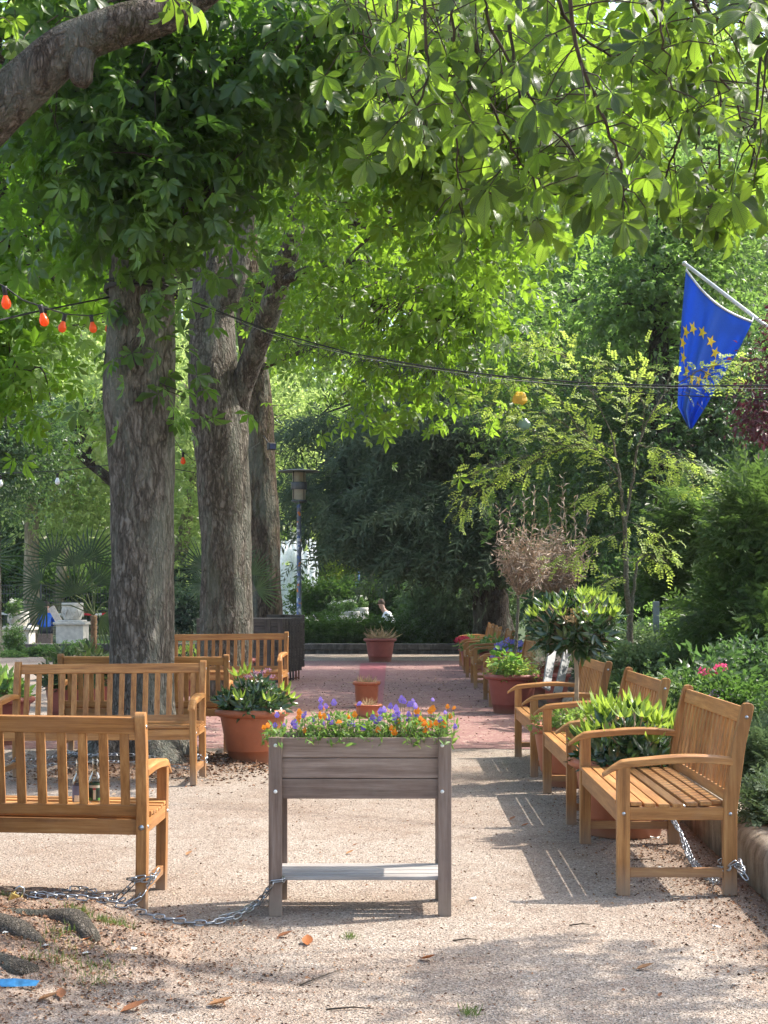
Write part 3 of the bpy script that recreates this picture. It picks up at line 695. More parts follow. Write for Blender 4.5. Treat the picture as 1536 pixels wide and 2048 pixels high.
b = MB(); b.add([(-.40,-.17,0),(.40,-.17,0),(.40,.17,0),(-.40,.17,0),(-.45,-.2,.40),(.45,-.2,.40),(.45,.2,.40),(-.45,.2,.40)], [(3,2,1,0),(0,1,5,4),(1,2,6,5),(2,3,7,6),(3,0,4,7)])
tw = simple("worn_russet_plastic", (.30, .10, .075), .6, nscale=30, var=.6); b.build("body", tw, tr, False, .01)
b = MB()
for a in ((-.47,.47,-.22,-.185),(-.47,.47,.185,.22),(-.47,-.435,-.184,.184),(.435,.47,-.184,.184)): b.box(a[0], a[1], a[2], a[3], .385, .43)
b.build("rim", RUSTP, tr, False, .005); b = MB(); b.box(-.43, .43, -.18, .18, .33, .37); b.build("soil", SOIL, tr)

# ================================================================== chains, padlock, bottles, litter
def chain(name, pts, label, step=.040, wire=.0034, lw=.011, wob=.0, group="galvanised chains"):
    P_ = [np.array(p, float) for p in pts]; seg = [np.linalg.norm(P_[i+1]-P_[i]) for i in range(len(P_)-1)]; T_ = sum(seg); n = max(2, int(T_ / step)); b = MB()
    def at(s):
        for i, l in enumerate(seg):
            if s <= l or i == len(seg) - 1: return P_[i] + (P_[i+1] - P_[i]) * min(1, s / max(l, 1e-6)), (P_[i+1] - P_[i]) / max(l, 1e-6)
            s -= l
    r = random.Random(len(label))
    for k in range(n):
        c, d = at((k + .5) * T_ / n); c = np.array(c); c[2] = max(c[2], m1(c[0], c[1]) + .014, m2(c[0], c[1]) + .014); d = Vector(d); u = Vector((0, 0, 1)) if abs(d.z) < .8 else Vector((1, 0, 0)); y = d.cross(u).normalized(); z = y.cross(d)
        an = (PI/2 if k % 2 else 0) + r.uniform(-.35, .35) + .4; y, z = y * math.cos(an) + z * math.sin(an), z * math.cos(an) - y * math.sin(an)
        hl = step * .36; path = []
        for j in range(12):
            a = 2 * PI * j / 12; path.append(Vector(c) + d * (hl * (1 if math.cos(a) > 1e-6 else -1 if math.cos(a) < -1e-6 else 0) + lw * math.cos(a)) + y * (lw * math.sin(a)) + Vector((r.uniform(-1,1), r.uniform(-1,1), r.uniform(-1,1))) * wob * .1)
        secs = []
        for j in range(12):
            p = path[j]; tn = (path[(j+1) % 12] - path[j-1]).normalized(); q = tn.cross(z).normalized()
            secs.append([p + q * wire * math.cos(2*PI*m/5) + z * wire * math.sin(2*PI*m/5) for m in range(5)])
        secs.append(secs[0]); b.sweep(secs, False)
    return tag(b.build(name, STEEL, None, True), label, "chain", group)
def gp(px, py, z=.02): g_ = G(px, py, z); return g_
chain("chain", [gp(20, 1800, .1), gp(60, 1812, .06), gp(130, 1826, .03), gp(200, 1834, .015), gp(260, 1838, .012), gp(330, 1845, .01), gp(420, 1846, .01), gp(470, 1834, .02), gp(520, 1806, .05), (-.478, 6.385, .155), (-.44, 6.39, .158), (-.435, 6.43, .16), (-.47, 6.47, .15), gp(520, 1800, .03), gp(480, 1824, .02), gp(440, 1836, .01)],
      "long silver chain sagging over the ground to the planter's leg", .044, .0035, .011)
chain("chain", [gp(60, 1800, .05), gp(120, 1805, .02), gp(180, 1812, .012), gp(225, 1806, .03), (-1.09, 6.47, .14), (-1.03, 6.46, .15), (-1.02, 6.55, .14), (-1.10, 6.56, .13), (-1.11, 6.47, .15), (-1.02, 6.45, .165), (-1.01, 6.56, .16), gp(275, 1800, .06), gp(235, 1824, .012), gp(170, 1818, .012)],
      "silver chain looped round the rear leg of the bench with the bottles", .040, .0032, .010)
leg2 = (-1.42, 11.38)
circ = lambda cx_, cy_, r, z, a0, a1, n: [(cx_ + r * math.cos(a), cy_ + r * math.sin(a), z + .02 * math.sin(a * 3)) for a in np.linspace(a0, a1, n)]
chain("chain", [(-1.60, 12.35, .22), (-1.55, 11.95, .2), (-1.5, 11.6, .16)] + circ(leg2[0], leg2[1], .05, .15, 0, 4 * PI, 14) + [(-1.5, 11.45, .06), (-1.7, 11.5, .08), (-2.0, 11.55, .10), (-2.2, 11.6, .10), (-2.5, 11.55, .09), (-2.75, 11.4, .08)] + circ(-2.82, 11.38, .05, .13, 0, 2*PI, 8) + [(-2.7, 11.8, .1), (-2.6, 12.3, .1)],
      "silver chain tying the second bench to the thickest trunk", .042, .0036, .011)
chain("chain", [(-1.7, 11.75, .09), (-1.95, 11.78, .13), (-2.15, 11.75, .14), (-2.4, 11.85, .12), (-2.6, 12.1, .12)] , "short silver chain lying against the base of the thickest trunk", .042, .0036, .011)
rl, rn = (1.636, 8.29), (1.622, 6.875)
chain("chain", circ(rl[0], rl[1], .055, .20, 2.5, 2.5 + 5 * PI, 26) + circ(rl[0] - .03, rl[1], .065, .17, 0, 2 * PI, 10) + [(1.60, 8.2, .17), (1.62, 8.05, .10), (1.60, 7.8, .03), (1.57, 7.4, .012), (1.58, 7.05, .02), (1.60, 6.93, .10)] + circ(rn[0], rn[1], .05, .135, 2, 2 + 4 * PI, 16) + [(1.665, 6.84, .10), (1.68, 6.83, .08)],
      "silver chain linking the rear legs of the nearest right bench", .036, .0036, .0105)
chain("chain", [(1.60, 8.18, .15), (1.64, 8.02, .06), (1.62, 7.75, .012), (1.60, 7.4, .012), (1.61, 7.1, .012)], "second strand of chain on the ground under the nearest right bench", .036, .0036, .0105)
pk = P(30, 1790, 6.2); pd = empty("padlock", pk + np.array([0, 0, -.02]), "square brass padlock closing the chain at the old tree", "padlock", None, .4, 0, .5)
b = MB(); b.box(-.028, .028, -.013, .013, -.024, .024); b.build("lock_body", BRASS, pd, False, .004)
b = MB(); b.tube([(-.018, 0, .022), (-.018, 0, .045), (-.01, 0, .058), (.01, 0, .058), (.018, 0, .045), (.018, 0, .022)], .0045, 8); b.build("shackle", STEEL, pd, True)
def glass_mat(name, col):
    m, t = new_mat(name); o = N(t, 'ShaderNodeOutputMaterial'); gl = N(t, 'ShaderNodeBsdfGlossy'); gl.inputs[1].default_value = .05
    tr_ = N(t, 'ShaderNodeBsdfTransparent'); tr_.inputs[0].default_value = c4(col); fr = N(t, 'ShaderNodeLayerWeight'); fr.inputs[0].default_value = .35
    mx = N(t, 'ShaderNodeMixShader'); L(t, fr.outputs['Facing'], mx.inputs[0]); L(t, tr_.outputs[0], mx.inputs[1]); L(t, gl.outputs[0], mx.inputs[2])
    L(t, mx.outputs[0], o.inputs[0]); return m
GLASS = glass_mat("clear_glass", (.84, .88, .86))
def bottle(loc, rz, label, lab_a, lab_b):
    t = empty("glass_bottle", loc, label, "bottle", "empty bottles on the front bench", rz)
    pr = [(.001,.004),(.026,.001),(.029,.008),(.03,.10),(.0295,.118),(.024,.135),(.016,.150),(.0135,.165),(.0125,.20),(.0145,.203),(.0145,.210),(.0125,.213),(.013,.222)]
    MB().lathe(pr, 28).build("glass_body", GLASS, t, True)
    b = MB().lathe([(.0306,.028),(.0306,.108)], 28, mi=0)
    lb = b.build("label", [lab_a], t, True)
    b = MB()
    for (z0, z1, a0, a1, mi) in lab_b:
        n = 8; vs = [(.0311 * math.sin(a), -.0311 * math.cos(a), z) for z in (z0, z1) for a in np.linspace(a0, a1, n)]; b.add(vs, [(i, i+1, n+i+1, n+i) for i in range(n-1)], mi)
    b.build("label_print", [simple("label_cream", (.6,.6,.5)), simple("label_black", (.02,.025,.02)), simple("label_red", (.4,.04,.06)), simple("label_green", (.12,.3,.06)), simple("label_blue", (.12,.16,.28))], lb, True)
    return t
bz = .4315
g1 = P(160, 1610, 6.72); g2 = P(192, 1610, 6.76)
bottle((g1[0], 6.70, bz), 0, "clear bottle with a dark blue label, left one on the bench seat", simple("navy_label", (.03, .045, .09), .4), [(.045, .10, -1.6, .3, 4), (.03, .058, -.6, .6, 0)])
bottle((g2[0], 6.74, bz), .1, "clear bottle with a green and cream emblem label, right one on the bench seat", simple("green_label", (.03, .09, .05), .4), [(.086, .098, -1, 1, 0), (.034, .078, -.2, .2, 0), (.076, .086, -.25, .2, 2), (.04, .076, -.9, -.35, 1), (.04, .076, .35, .9, 1), (.029, .044, -1.2, -.5, 3), (.029, .044, .5, 1.2, 3)])
DRYLEAF = [leaf_mat("dry_leaf_%d" % i, a, tuple(x * 1.4 for x in a), a, .15, .6) for i, a in enumerate([(.30,.10,.03), (.22,.09,.04), (.33,.17,.08)])]
LEAVES = [(855, 1919, 3, 0, .09, "orange curled leaf on the gravel in front of the planter's right leg"), (615, 1885, 1, 0, .09, "orange curled leaf in the shade before the planter's left leg"),
 (570, 1872, .3, 1, .08, "flat brown leaf near the planter's left foot"), (440, 2010, .1, 2, .11, "long tan leaf at the bottom of the path, left of centre"), (268, 2020, .4, 1, .11, "tan folded leaf near the lower left corner"),
 (122, 2002, 1.1, 1, .07, "dark curled leaf standing on edge by the lower left corner"), (95, 2011, .2, 2, .09, "pale flat leaf beside the dark curled one"), (700, 1706, .5, 2, .06, "small orange leaf seen under the planter box"),
 (1025, 1638, .6, 1, .06, "brown leaf on the path beside the second bench's shadow"), (1050, 1651, .2, 0, .06, "reddish leaf lower of the two by the second bench's shadow"), (378, 1708, .7, 2, .06, "pale leaf between the front bench and the planter"),
 (710, 1690, .3, 1, .04, "tiny brown leaf seen between the planter legs"), (360, 1835, .2, 0, .05, "small orange leaf by the chain near the bench leg"), (1290, 1937, .2, 2, .08, "pale tan leaf low on the right of the gravel"),
 (176, 1914, .5, 0, .05, "small orange leaf on the roots of the old tree"), (1320, 1990, .7, 1, .03, "tiny reddish leaf near the lower right corner")]
for px, py, tilt, mi, s, lab in LEAVES:
    g_ = G(px, py, .006); v, f, u = join_t([blade(s * .85, s * .5, 4, .22, -.35)]); vv = np.array([v * 1.0])[0]; vv = vv - vv.mean(0); vv[:, 2] += abs(vv[:, 2].min())
    zz = max(0, m1(g_[0], g_[1])) if px < 300 else 0
    o = link("fallen_leaf", npmesh("fallen_leaf", vv, f, np.zeros((len(v), 2))), DRYLEAF[mi], None, False); o.location = (g_[0], g_[1], zz + .004); o.rotation_euler = (0, 0, tilt * 2 - .4); tag(o, lab, "leaf", "dry leaves fallen on the gravel")
PAPER = simple("white_paper", (.6, .6, .58), .7, nscale=40)
for px, py, s, lab in [(943, 1801, .05, "white scrap of paper right of the planter"), (1435, 1857, .05, "white crumpled scrap on the gravel below the right bench"), (12, 1930, .035, "white petal like scrap on the old tree's roots, left one"), (90, 1939, .035, "white scrap beside the blue plastic, upper one"), (170, 1935, .035, "white scrap on the grass tuft by the roots"), (268, 1920, .03, "tiny white scrap on the gravel right of the roots"), (50, 1977, .035, "white scrap just below the blue plastic"),
    (1312, 1680, .06, "white scrap under the nearest right bench"), (1470, 1972, .03, "tiny white scrap at the lower right corner"), (1325, 1740, .05, "pale stone scrap under the nearest right bench near its chain")]:
    g_ = G(px, py); mb = MB(); r = random.Random(px); vs = [(r.uniform(-1, 1) * s * .5, r.uniform(-1, 1) * s * .5, r.uniform(0, 1) * s * .3) for _ in range(7)]
    zz = max(0, m1(g_[0], g_[1])) if px < 300 else 0
    vs = sorted(vs, key=lambda q: math.atan2(q[1], q[0])); mb.add([(0, 0, s * .2)] + vs, [(0, i + 1, (i + 1) % 7 + 1) for i in range(7)]); o = mb.build("paper_scrap", PAPER, None, True); o.location = (g_[0], g_[1], zz + .003); tag(o, lab, "litter", "white scraps of litter")
g_ = G(30, 1966, .06); b = MB(); b.add([(-.12,-.015,0),(.075,-.018,.004),(.085,.0,.018),(.07,.012,.008),(-.12,.02,.004),(-.12,0,.02),(0,-.002,.026),(0,-.02,.002),(0,.016,.005)], [(0,7,6,5),(7,1,2,6),(5,6,8,4),(6,2,3,8)])
o = b.build("plastic_wrapper", simple("blue_plastic", (.05, .22, .42), .35, nscale=25, var=.4, bump=.6), None, False); o.location = (g_[0], g_[1], max(.0, m1(g_[0], g_[1])) + .012); tag(o, "flattened bright blue plastic wrapper beside the old tree's roots", "wrapper")
for k, (px, py, ln, an) in enumerate([(640, 1955, .25, 1.0), (1160, 1850, .09, .1), (1290, 1720, .12, -.3), (930, 1880, .1, .2), (330, 1880, .14, -.2), (700, 2018, .16, .05)]):
    g_ = G(px, py, .006); d = np.array([math.cos(an), math.sin(an), 0]); b = MB(); b.tube([g_ - d * ln / 2, g_ + np.array([.01, .01, .004]), g_ + d * ln / 2], [.0035, .003, .0015], 5)
    tag(b.build("twig", TWIG, None, True), ["thin curved twig in the lower middle of the gravel", "short dark twig left of the right bench's near leg", "dark twig under the nearest right bench", "short twig just right of the planter's foot", "brown twig beside the old tree's roots", "pale green stalk at the bottom centre of the gravel"][k], "twig", "fallen twigs")

# ================================================================== lights, cables, flag, lamp, tables, background furniture
BULB = simple("orange_bulb_glass", (.95, .16, .03), .2, trans=((1, .25, .05), .5), nscale=3, var=.1, bump=0)
def bulb(loc, label, tilt=0, s=1.0, mat=BULB, group="orange bulbs on the string lights", name="light_bulb"):
    t = empty(name, loc, label, "light bulb", group, 0, 0, tilt)
    MB().lathe([(.001, .002), (.016*s, 0), (.016*s, -.012*s), (.0135*s, -.02*s), (.014*s, -.05*s), (.012*s, -.052*s)], 14).build("socket", BLACK, t, True)
    MB().lathe([(.012*s, -.05*s), (.017*s, -.065*s), (.026*s, -.085*s), (.028*s, -.098*s), (.024*s, -.115*s), (.012*s, -.126*s), (.001, -.128*s)], 18).build("glass_globe", mat, t, True)
    return t
ZB = 9.3
bulb(P(9, 573, ZB), "orange bulb at the photo's left edge", -.1, 1.12); bulb(P(80, 610, ZB), "orange bulb, second from the left edge", -.25, 1.08); bulb(P(91, 613, 11), "small orange bulb partly behind the second one", .1, 1.0)
bulb(P(130, 628, 10.2), "orange bulb, third from the left edge", .2, 1.02); bulb(P(182, 630, 11), "orange bulb nearest left of the thickest trunk", -.15, 1.05); bulb(P(217, 632, 12.4), "orange bulb half hidden by the thickest trunk", 0, 1.1)
bulb(P(366, 905, 19), "orange bulb hanging between the first two trunks", 0, 1.2); bulb(P(490, 905, 21), "orange bulb hanging right of the forked trunk", .1, 1.2)
def cable(name, pts, r, label, n=6, mat=BLACK, cat="cable", group=None):
    b = MB(); Q = []
    for i in range(len(pts) - 1):
        for u in np.linspace(0, 1, 6, endpoint=False): Q.append(np.array(pts[i]) * (1-u) + np.array(pts[i+1]) * u)
    Q.append(np.array(pts[-1])); b.tube(Q, r * .7, n); return tag(b.build(name, mat, None, True), label, cat, group)
def wire(a, b_, sag, n=14): a, b_ = np.array(a), np.array(b_); return [a * (1-u) + b_ * u - np.array([0, 0, sag * 4 * u * (1-u)]) for u in np.linspace(0, 1, n)]
cable("light_cable", [P(-60, 540, ZB)] + [P(9, 573, ZB), P(45, 600, ZB), P(80, 612, ZB), P(130, 628, 10.2), P(182, 632, 11), P(217, 624, 12.1)], .007, "black cable carrying the orange bulbs to the thickest trunk")
cable("light_cable", [P(-60, 650, 9.5), P(0, 640, 9.8), P(60, 626, 10.5), P(100, 618, 11), P(160, 606, 11.8), P(222, 594, 12.3)], .010, "thicker black cable rising from the left edge to the trunk")
tc = P(282, 580, 12.4)
for k, dz in enumerate((.06, .035, .015, -.012, -.03)):
    b = MB(); Q = [(tc[0] + .30 * math.cos(a), 12.4 + .30 * math.sin(a), tc[2] + dz + .02 * math.sin(a + k)) for a in np.linspace(0, 2 * PI, 33)]; b.tube(Q, .010, 6, cap=False)
    if k == 0: wrap = b
    else: wrap.add(b.v, b.f)
tag(wrap.build("cable_wrap", BLACK, None, True), "black cable wound several times round the thickest trunk", "cable")
A_, B_ = P(350, 590, 12.2), P(1700, 768, 9.5)
mainw = [A_, P(430, 620, 12.0), P(540, 662, 11.7), P(700, 706, 11.3), P(850, 733, 11), P(1000, 752, 10.7), P(1160, 765, 10.4), P(1350, 772, 10), P(1536, 771, 9.7), P(1900, 760, 9.2)]
cable("light_cable", mainw, .0075, "black cable crossing from the thickest trunk to the photo's right edge")
cable("light_cable", [p + np.array([0, .02, -.015 + .006 * math.sin(i * 2)]) for i, p in enumerate(mainw)], .0018, "thin white lead twisted under the long black cable", mat=simple("pale_wire", (.45, .45, .42)))
gp_ = [P(390, 612, 12.1), P(480, 640, 11.9), P(600, 688, 11.6), P(700, 708, 11.4), P(800, 732, 11.2), P(930, 742, 10.9), P(1050, 762, 10.7), P(1200, 780, 10.4), P(1380, 792, 10), P(1536, 800, 9.7), P(1800, 790, 9.3)]
b = MB(); Q = []
for i in range(len(gp_) - 1):
    for u in np.linspace(0, 1, 24, endpoint=False): Q.append(gp_[i] * (1-u) + gp_[i+1] * u)
b.tube(Q, .0035, 4); r = random.Random(5)
for k, q in enumerate(Q):
    dens = 4 if 30 < k < 130 else 1
    for _ in range(dens):
        q0 = q + np.array([r.gauss(0, .02), r.gauss(0, .02), r.gauss(-.015, .03)]); q1 = q0 + np.array([r.gauss(0, .03), r.gauss(0, .03), r.gauss(-.01, .03)])
        b.tube([q0, q1], [.0028, .0022], 3)
tag(b.build("fairy_light_garland", BLACK, None, False), "dark prickly garland of tiny unlit fairy lights along the long cable", "garland")
wl_ = [P(-120, 950, 24), P(0, 947, 24), P(115, 942, 24), P(220, 930, 24), P(300, 930, 24), P(390, 945, 24)]
cable("light_cable", wl_, .01, "thin cable with white bulbs in front of the plane trees")
WB = simple("white_bulb", (.75, .78, .8), .2)
bulb(P(115, 946, 24), "white bulb hanging before the pale trees", 0, 1.5, WB, "white bulbs on the far cable"); bulb(P(1, 950, 24), "white bulb at the photo's left edge", 0, 1.5, WB, "white bulbs on the far cable")
cable("light_cable", [P(350, 880, 18.5), P(366, 904, 19), P(385, 920, 19.2)], .006, "short cable end holding the bulb between the trunks"); cable("light_cable", [P(470, 925, 19.5), P(490, 905, 21), P(520, 885, 25.0)], .006, "thin cable between the forked trunk and the one behind")
fl = P(543, 893, 25.4); sp_ = empty("floodlight", fl, "small black floodlight strapped to the rear trunk", "floodlight", None, .5)
b = MB(); b.box(-.07, .07, -.05, .05, -.06, .06); b.build("housing", BLACK, sp_, False, .01); b = MB(); b.tube([(-.02, .06, .05), (-.04, .12, .12), (-.08, .16, .2)], .01, 6); b.build("bracket", BLACK, sp_, True)
b = MB(); b.box(-.055, .055, -.054, -.0505, -.045, .045); b.build("lens", simple("dark_glass", (.05,.06,.12), .1), sp_)

# flag on a slanting pole
ZF = 15.0
FW = 1.0
def flag_pt(s, t, off=0.0):
    Lx = np.interp(t, [0, .3, .6, .86, 1], [1372, 1364, 1358, 1355, 1378]); Ly = np.interp(t, [0, .3, .6, .86, 1], [541, 630, 725, 812, 858])
    Rx = np.interp(t, [0, .25, .5, .75, 1], [1504, 1483, 1448, 1412, 1384]); Ry = np.interp(t, [0, .25, .5, .75, 1], [645, 688, 748, 812, 857])
    bow = 14 * math.sin(PI * s) * (1 - t)                      # the hoist edge sags between its two ties
    px = Lx * (1-s) + Rx * s - bow * .5; py = Ly * (1-s) + Ry * s + bow
    amp = .03 + .11 * t; d = amp * (math.sin(s * 9 + t * 1.5) + .45 * math.sin(s * 21 + t * 3)) + .10 * t * s
    if t > .8 and s < .5: d += .1 * (t - .8) * 4 * (s - .2)
    return P(px, py, ZF + d + off)
ns, nn = 60, 80; v = np.array([flag_pt(i / ns, j / nn) for i in range(ns + 1) for j in range(nn + 1)]); i, j = np.meshgrid(np.arange(ns), np.arange(nn), indexing='ij'); a = i * (nn + 1) + j
f = np.stack([a, a + 1, a + nn + 2, a + nn + 1], -1).reshape(-1, 4)
tip, butt = P(1369, 527, ZF), P(1760, 826, ZF + .3)
fe = empty("flag", P(1372, 545, ZF), "blue flag with a ring of yellow stars hanging from a slanting white pole", "flag")
fo = link("cloth", npmesh("cloth", v, f), simple("blue_cloth", (.045, .17, .60), .8, nscale=60, var=.1, bump=.25, trans=((.06, .24, .82), .48)), fe, True, 0, True)
sol = fo.modifiers.new("thickness", 'SOLIDIFY'); sol.thickness = .002
b = MB(); sv = []
for k in range(12):
    a = 2 * PI * k / 12; cs, ct = .40 + .34 * math.cos(a), .46 + .17 * math.sin(a)
    for off in (-.012, .012):
        pts = []
        for q in range(10):
            rr = (.082 if q % 2 == 0 else .033); an = q * PI / 5
            # stars keep upright on the flag: the fly runs downward here
            pts.append(flag_pt(cs + rr * math.sin(an) * 1.0, ct - rr * .62 * math.cos(an), off))
        c_ = flag_pt(cs, ct, off); b.add([c_] + pts, [(0, m + 1, (m + 1) % 10 + 1) for m in range(10)])
b.build("stars", simple("yellow_print", (.85, .60, .03), .6, nscale=30, var=.05, bump=0), fe, False, 0, True)
b = MB(); Q = [flag_pt(s, 0, -.004) + np.array([0, 0, .006]) for s in np.linspace(0, 1, 24)]; b.tube(Q, .012, 6); b.build("hoist_band", WHITEP, fe, True, 0, True)
fp = empty("flagpole", tip, "slanting white metal flagpole reaching in from the photo's right edge", "flagpole")
MB().tube([tip, butt], .019, 12).build("pole", simple("white_metal", (.62, .64, .64), .4, 0, 4), fp, True, 0, True)
MB().ball(tip, .026).build("finial", WHITEP, fp, True, 0, True)
b = MB(); b.tube([tip + np.array([.03, 0, -.03]), P(1372, 543, ZF)], .006, 5); b.tube([P(1507, 633, ZF + .1), P(1504, 645, ZF)], .006, 5); b.build("tie", WHITEP, fp, True, 0, True)
b = MB(); b.tube([butt + np.array([0, 0, .2]), (butt[0], butt[1], .1)], .05, 12); b.build("mast", IRON, fp, True, 0, True)

# park lamp
lp = P(598, 1000, 33.0); lm = empty("park_lamp", (lp[0], 33, 0), "tall park lamp with a wide flat disc cap and sticker covered pole", "street lamp")
zt = EYE + (HZ - 942) / F * 33
def pole_mat():
    m, t = new_mat("stickered_pole"); n = N(t, 'ShaderNodeTexVoronoi'); n.inputs['Scale'].default_value = 17; L(t, worldpos(t, (1, 1, .8)), n.inputs[0]); s = N(t, 'ShaderNodeSeparateColor'); L(t, n.outputs['Color'], s.inputs[0])
    return finish(m, t, ramp(t, s.outputs[0], [(0, (.12,.15,.19)), (.55, (.16,.2,.25)), (.7, (.5,.55,.6)), (.85, (.08,.14,.3)), (.93, (.5,.16,.03)), (1, (.6,.6,.6))], 'CONSTANT'), .6)
MB().lathe([(.10, 0), (.10, .5), (.055, .55), (.05, zt - .75), (.062, zt - .74)], 16).build("pole", pole_mat(), lm, True)
MB().lathe([(.001, zt - .72), (.17, zt - .70), (.17, zt - .655), (.16, zt - .65)], 24).build("collar", IRON, lm, True)
MB().lathe([(.145, zt - .655), (.15, zt - .04)], 24).build("lantern_glass", simple("cloudy_glass", (.42, .38, .28), .3, trans=((.7, .62, .45), .5)), lm, True)
MB().lathe([(.175, zt - .42), (.18, zt - .41), (.18, zt - .26), (.175, zt - .25), (.15, zt - .255)], 24).build("lantern_band", IRON, lm, True)
b = MB()
for k in range(4): a = PI / 4 + k * PI / 2; b.tube([(.165 * math.cos(a), .165 * math.sin(a), zt - .66), (.165 * math.cos(a), .165 * math.sin(a), zt)], .009, 6)
b.build("lantern_bars", IRON, lm, True)
MB().lathe([(.001, zt + .04), (.2, zt + .03), (.47, zt - .005), (.475, zt - .02), (.45, zt - .022), (.2, zt - .01), (.001, zt)], 40).build("disc_cap", simple("lamp_cap", (.16, .17, .16), .5), lm, True)

# stack of folded dark tables
for k in range(8):
    Y_ = 24.0 + k * .16; xr = -1.62 + k * .038; xl = -3.05 + (k % 3) * .05 if k < 7 else -2.0
    t = empty("folded_table", ((xl + xr) / 2, Y_, 0), ["front table panel of the dark folded stack behind the left bench", "second dark folded table in the stack", "third dark folded table in the stack", "fourth dark folded table in the stack", "fifth dark folded table in the stack", "sixth dark folded table in the stack", "seventh dark folded table in the stack", "rearmost and tallest dark folded table in the stack"][k], "folded table", "dark folded tables stacked upright")
    wd = (xr - xl) / 2; b = MB(); zz = .16 + (.05 if k == 7 else 0); top = 1.06 + (.05 if k == 7 else 0); nb = 7
    for q in range(nb): h_ = (top - zz) / nb; b.box(-wd, wd, 0, .035, zz + q * h_ + .006, zz + (q + 1) * h_ - .004)
    b.build("table_top", DX, t, False, .004)
    for xx in (-wd + .25, -.1, wd - .32, wd - .11): MB().box(xx, xx + .09, -.032, -.002, zz + .01, top - .01).build("batten", DZ, t, False, .003)
    lgm = IRON if k not in (6, 7) else simple("rusty_leg", (.25, .10, .05))
    for s in (-1, 1):
        b = MB(); xq = s * (wd - .15); b.tube([(xq, .06, .5), (xq, .06, 0)], .014, 6); b.tube([(xq + .05, .06, .5), (xq + .05, .06, 0)], .014, 6); b.tube([(xq, .06, .03), (xq + .05, .06, .03)], .012, 6); b.build("leg", lgm, t, True)

# fountain
def water_mat():
    m, t = new_mat("falling_water"); n = noise_n(t, worldpos(t, (6, 6, 1.2)), 3, 6, .8); n2 = noise_n(t, worldpos(t), 9, 5, .8)
    o = N(t, 'ShaderNodeOutputMaterial'); d = N(t, 'ShaderNodeBsdfDiffuse'); d.inputs[0].default_value = (.95, .97, 1, 1); tl = N(t, 'ShaderNodeBsdfTranslucent'); tl.inputs[0].default_value = (.9, .95, 1, 1)
    a = N(t, 'ShaderNodeAddShader'); mx = N(t, 'ShaderNodeMixShader'); mx.inputs[0].default_value = .5; L(t, d.outputs[0], mx.inputs[1]); L(t, tl.outputs[0], mx.inputs[2])
    tp = N(t, 'ShaderNodeBsdfTransparent'); m2_ = N(t, 'ShaderNodeMixShader'); al = ramp(t, math_n(t, 'ADD', math_n(t, 'MULTIPLY', n, .6), math_n(t, 'MULTIPLY', n2, .4)), [(.30, (.25,.25,.25)), (.5, (1,1,1))])
    L(t, al, m2_.inputs[0]); L(t, tp.outputs[0], m2_.inputs[1]); L(t, mx.outputs[0], m2_.inputs[2]); L(t, m2_.outputs[0], o.inputs[0]); return m
WATER = water_mat(); ZW = 56.0
fc = P(597, 1197, ZW); ft = empty("fountain", (fc[0], ZW, 0), "tall white fountain jets round a pale stone pillar beyond the lamp", "fountain")
zf = lambda py: EYE + (HZ - py) / F * ZW
MB().box(-.36, .05, .5, .9, 0, zf(1048)).build("pillar", STONE_W, ft, False, .03)
b = MB(); b.box(-.42, .11, .44, .96, zf(1048), zf(1040)); b.build("pillar_cap", STONE_W, ft, False, .02)
b = MB(); b.lathe([(.001, .5), (1.35, .5), (1.4, .62), (1.5, .62), (1.5, .0)], 40); b.build("basin", STONE_W, ft, True)
for k in range(18):
    a = 2 * PI * k / 18; x, y = .62 * math.cos(a) * 1.0, .62 * math.sin(a); top = zf(1078 + 14 * random.random()); b = MB(); secs = []
    for u in np.linspace(0, 1, 14):
        rr = .10 + .05 * math.sin(u * 9 + k) * .4 + (.03 if u < .9 else -.06); secs.append([(x + rr * math.cos(q * PI / 4) + .02 * random.gauss(0, 1), y + rr * math.sin(q * PI / 4), .5 + (top - .5) * u) for q in range(8)])
    b.sweep(secs, True); b.build("water_jet", WATER, ft, True)

# small blue sign
sg = P(718, 1172, 47); st = empty("small_sign", (sg[0], 47, 0), "small pale blue sign plate on a slim post between two far trunks", "sign")
MB().tube([(0, 0, .1), (0, 0, EYE + (HZ - 1143) / F * 47)], .035, 8).build("post", simple("blue_grey_paint", (.2, .3, .42), .5), st, True)
b = MB(); zc = sg[2]; b.box(-.12, .12, -.06, -.036, zc - .12, zc + .13); b.build("plate", simple("pale_sign", (.35, .5, .68), .5), st, False, .005)

# stone urns
def urn(loc, r, h, label, ped=None, rz=0):
    t = empty("stone_urn", loc, label, "urn", "carved pale stone urns", rz)
    MB().lathe([(.001, 0), (r*.72, 0), (r*.8, h*.06), (r*.93, h*.25), (r*.99, h*.5), (r*.97, h*.7), (r*.94, h*.76)], 32).build("bowl", STONE_W, t, True)
    MB().lathe([(r*.94, h*.75), (r*1.0, h*.78), (r*1.0, h*.97), (r*.97, h), (r*.86, h), (r*.82, h*.85), (.001, h*.85)], 32).build("rim", STONE_W, t, True)
    b = MB()
    for k in range(8):                         # raised scrolls round the bowl
        a0 = 2 * PI * k / 8; Q = []
        for u in np.linspace(0, 1, 16):
            a = a0 + (u - .5) * .75; z = h * (.42 + .22 * math.sin(u * 2 * PI)); rr = r * (.90 + .12 * math.sin(PI * z / h)) ; Q.append((rr * math.cos(a), rr * math.sin(a), z))
        b.tube(Q, r * .05, 6)
    b.build("scroll_relief", STONE_W, t, True); return t
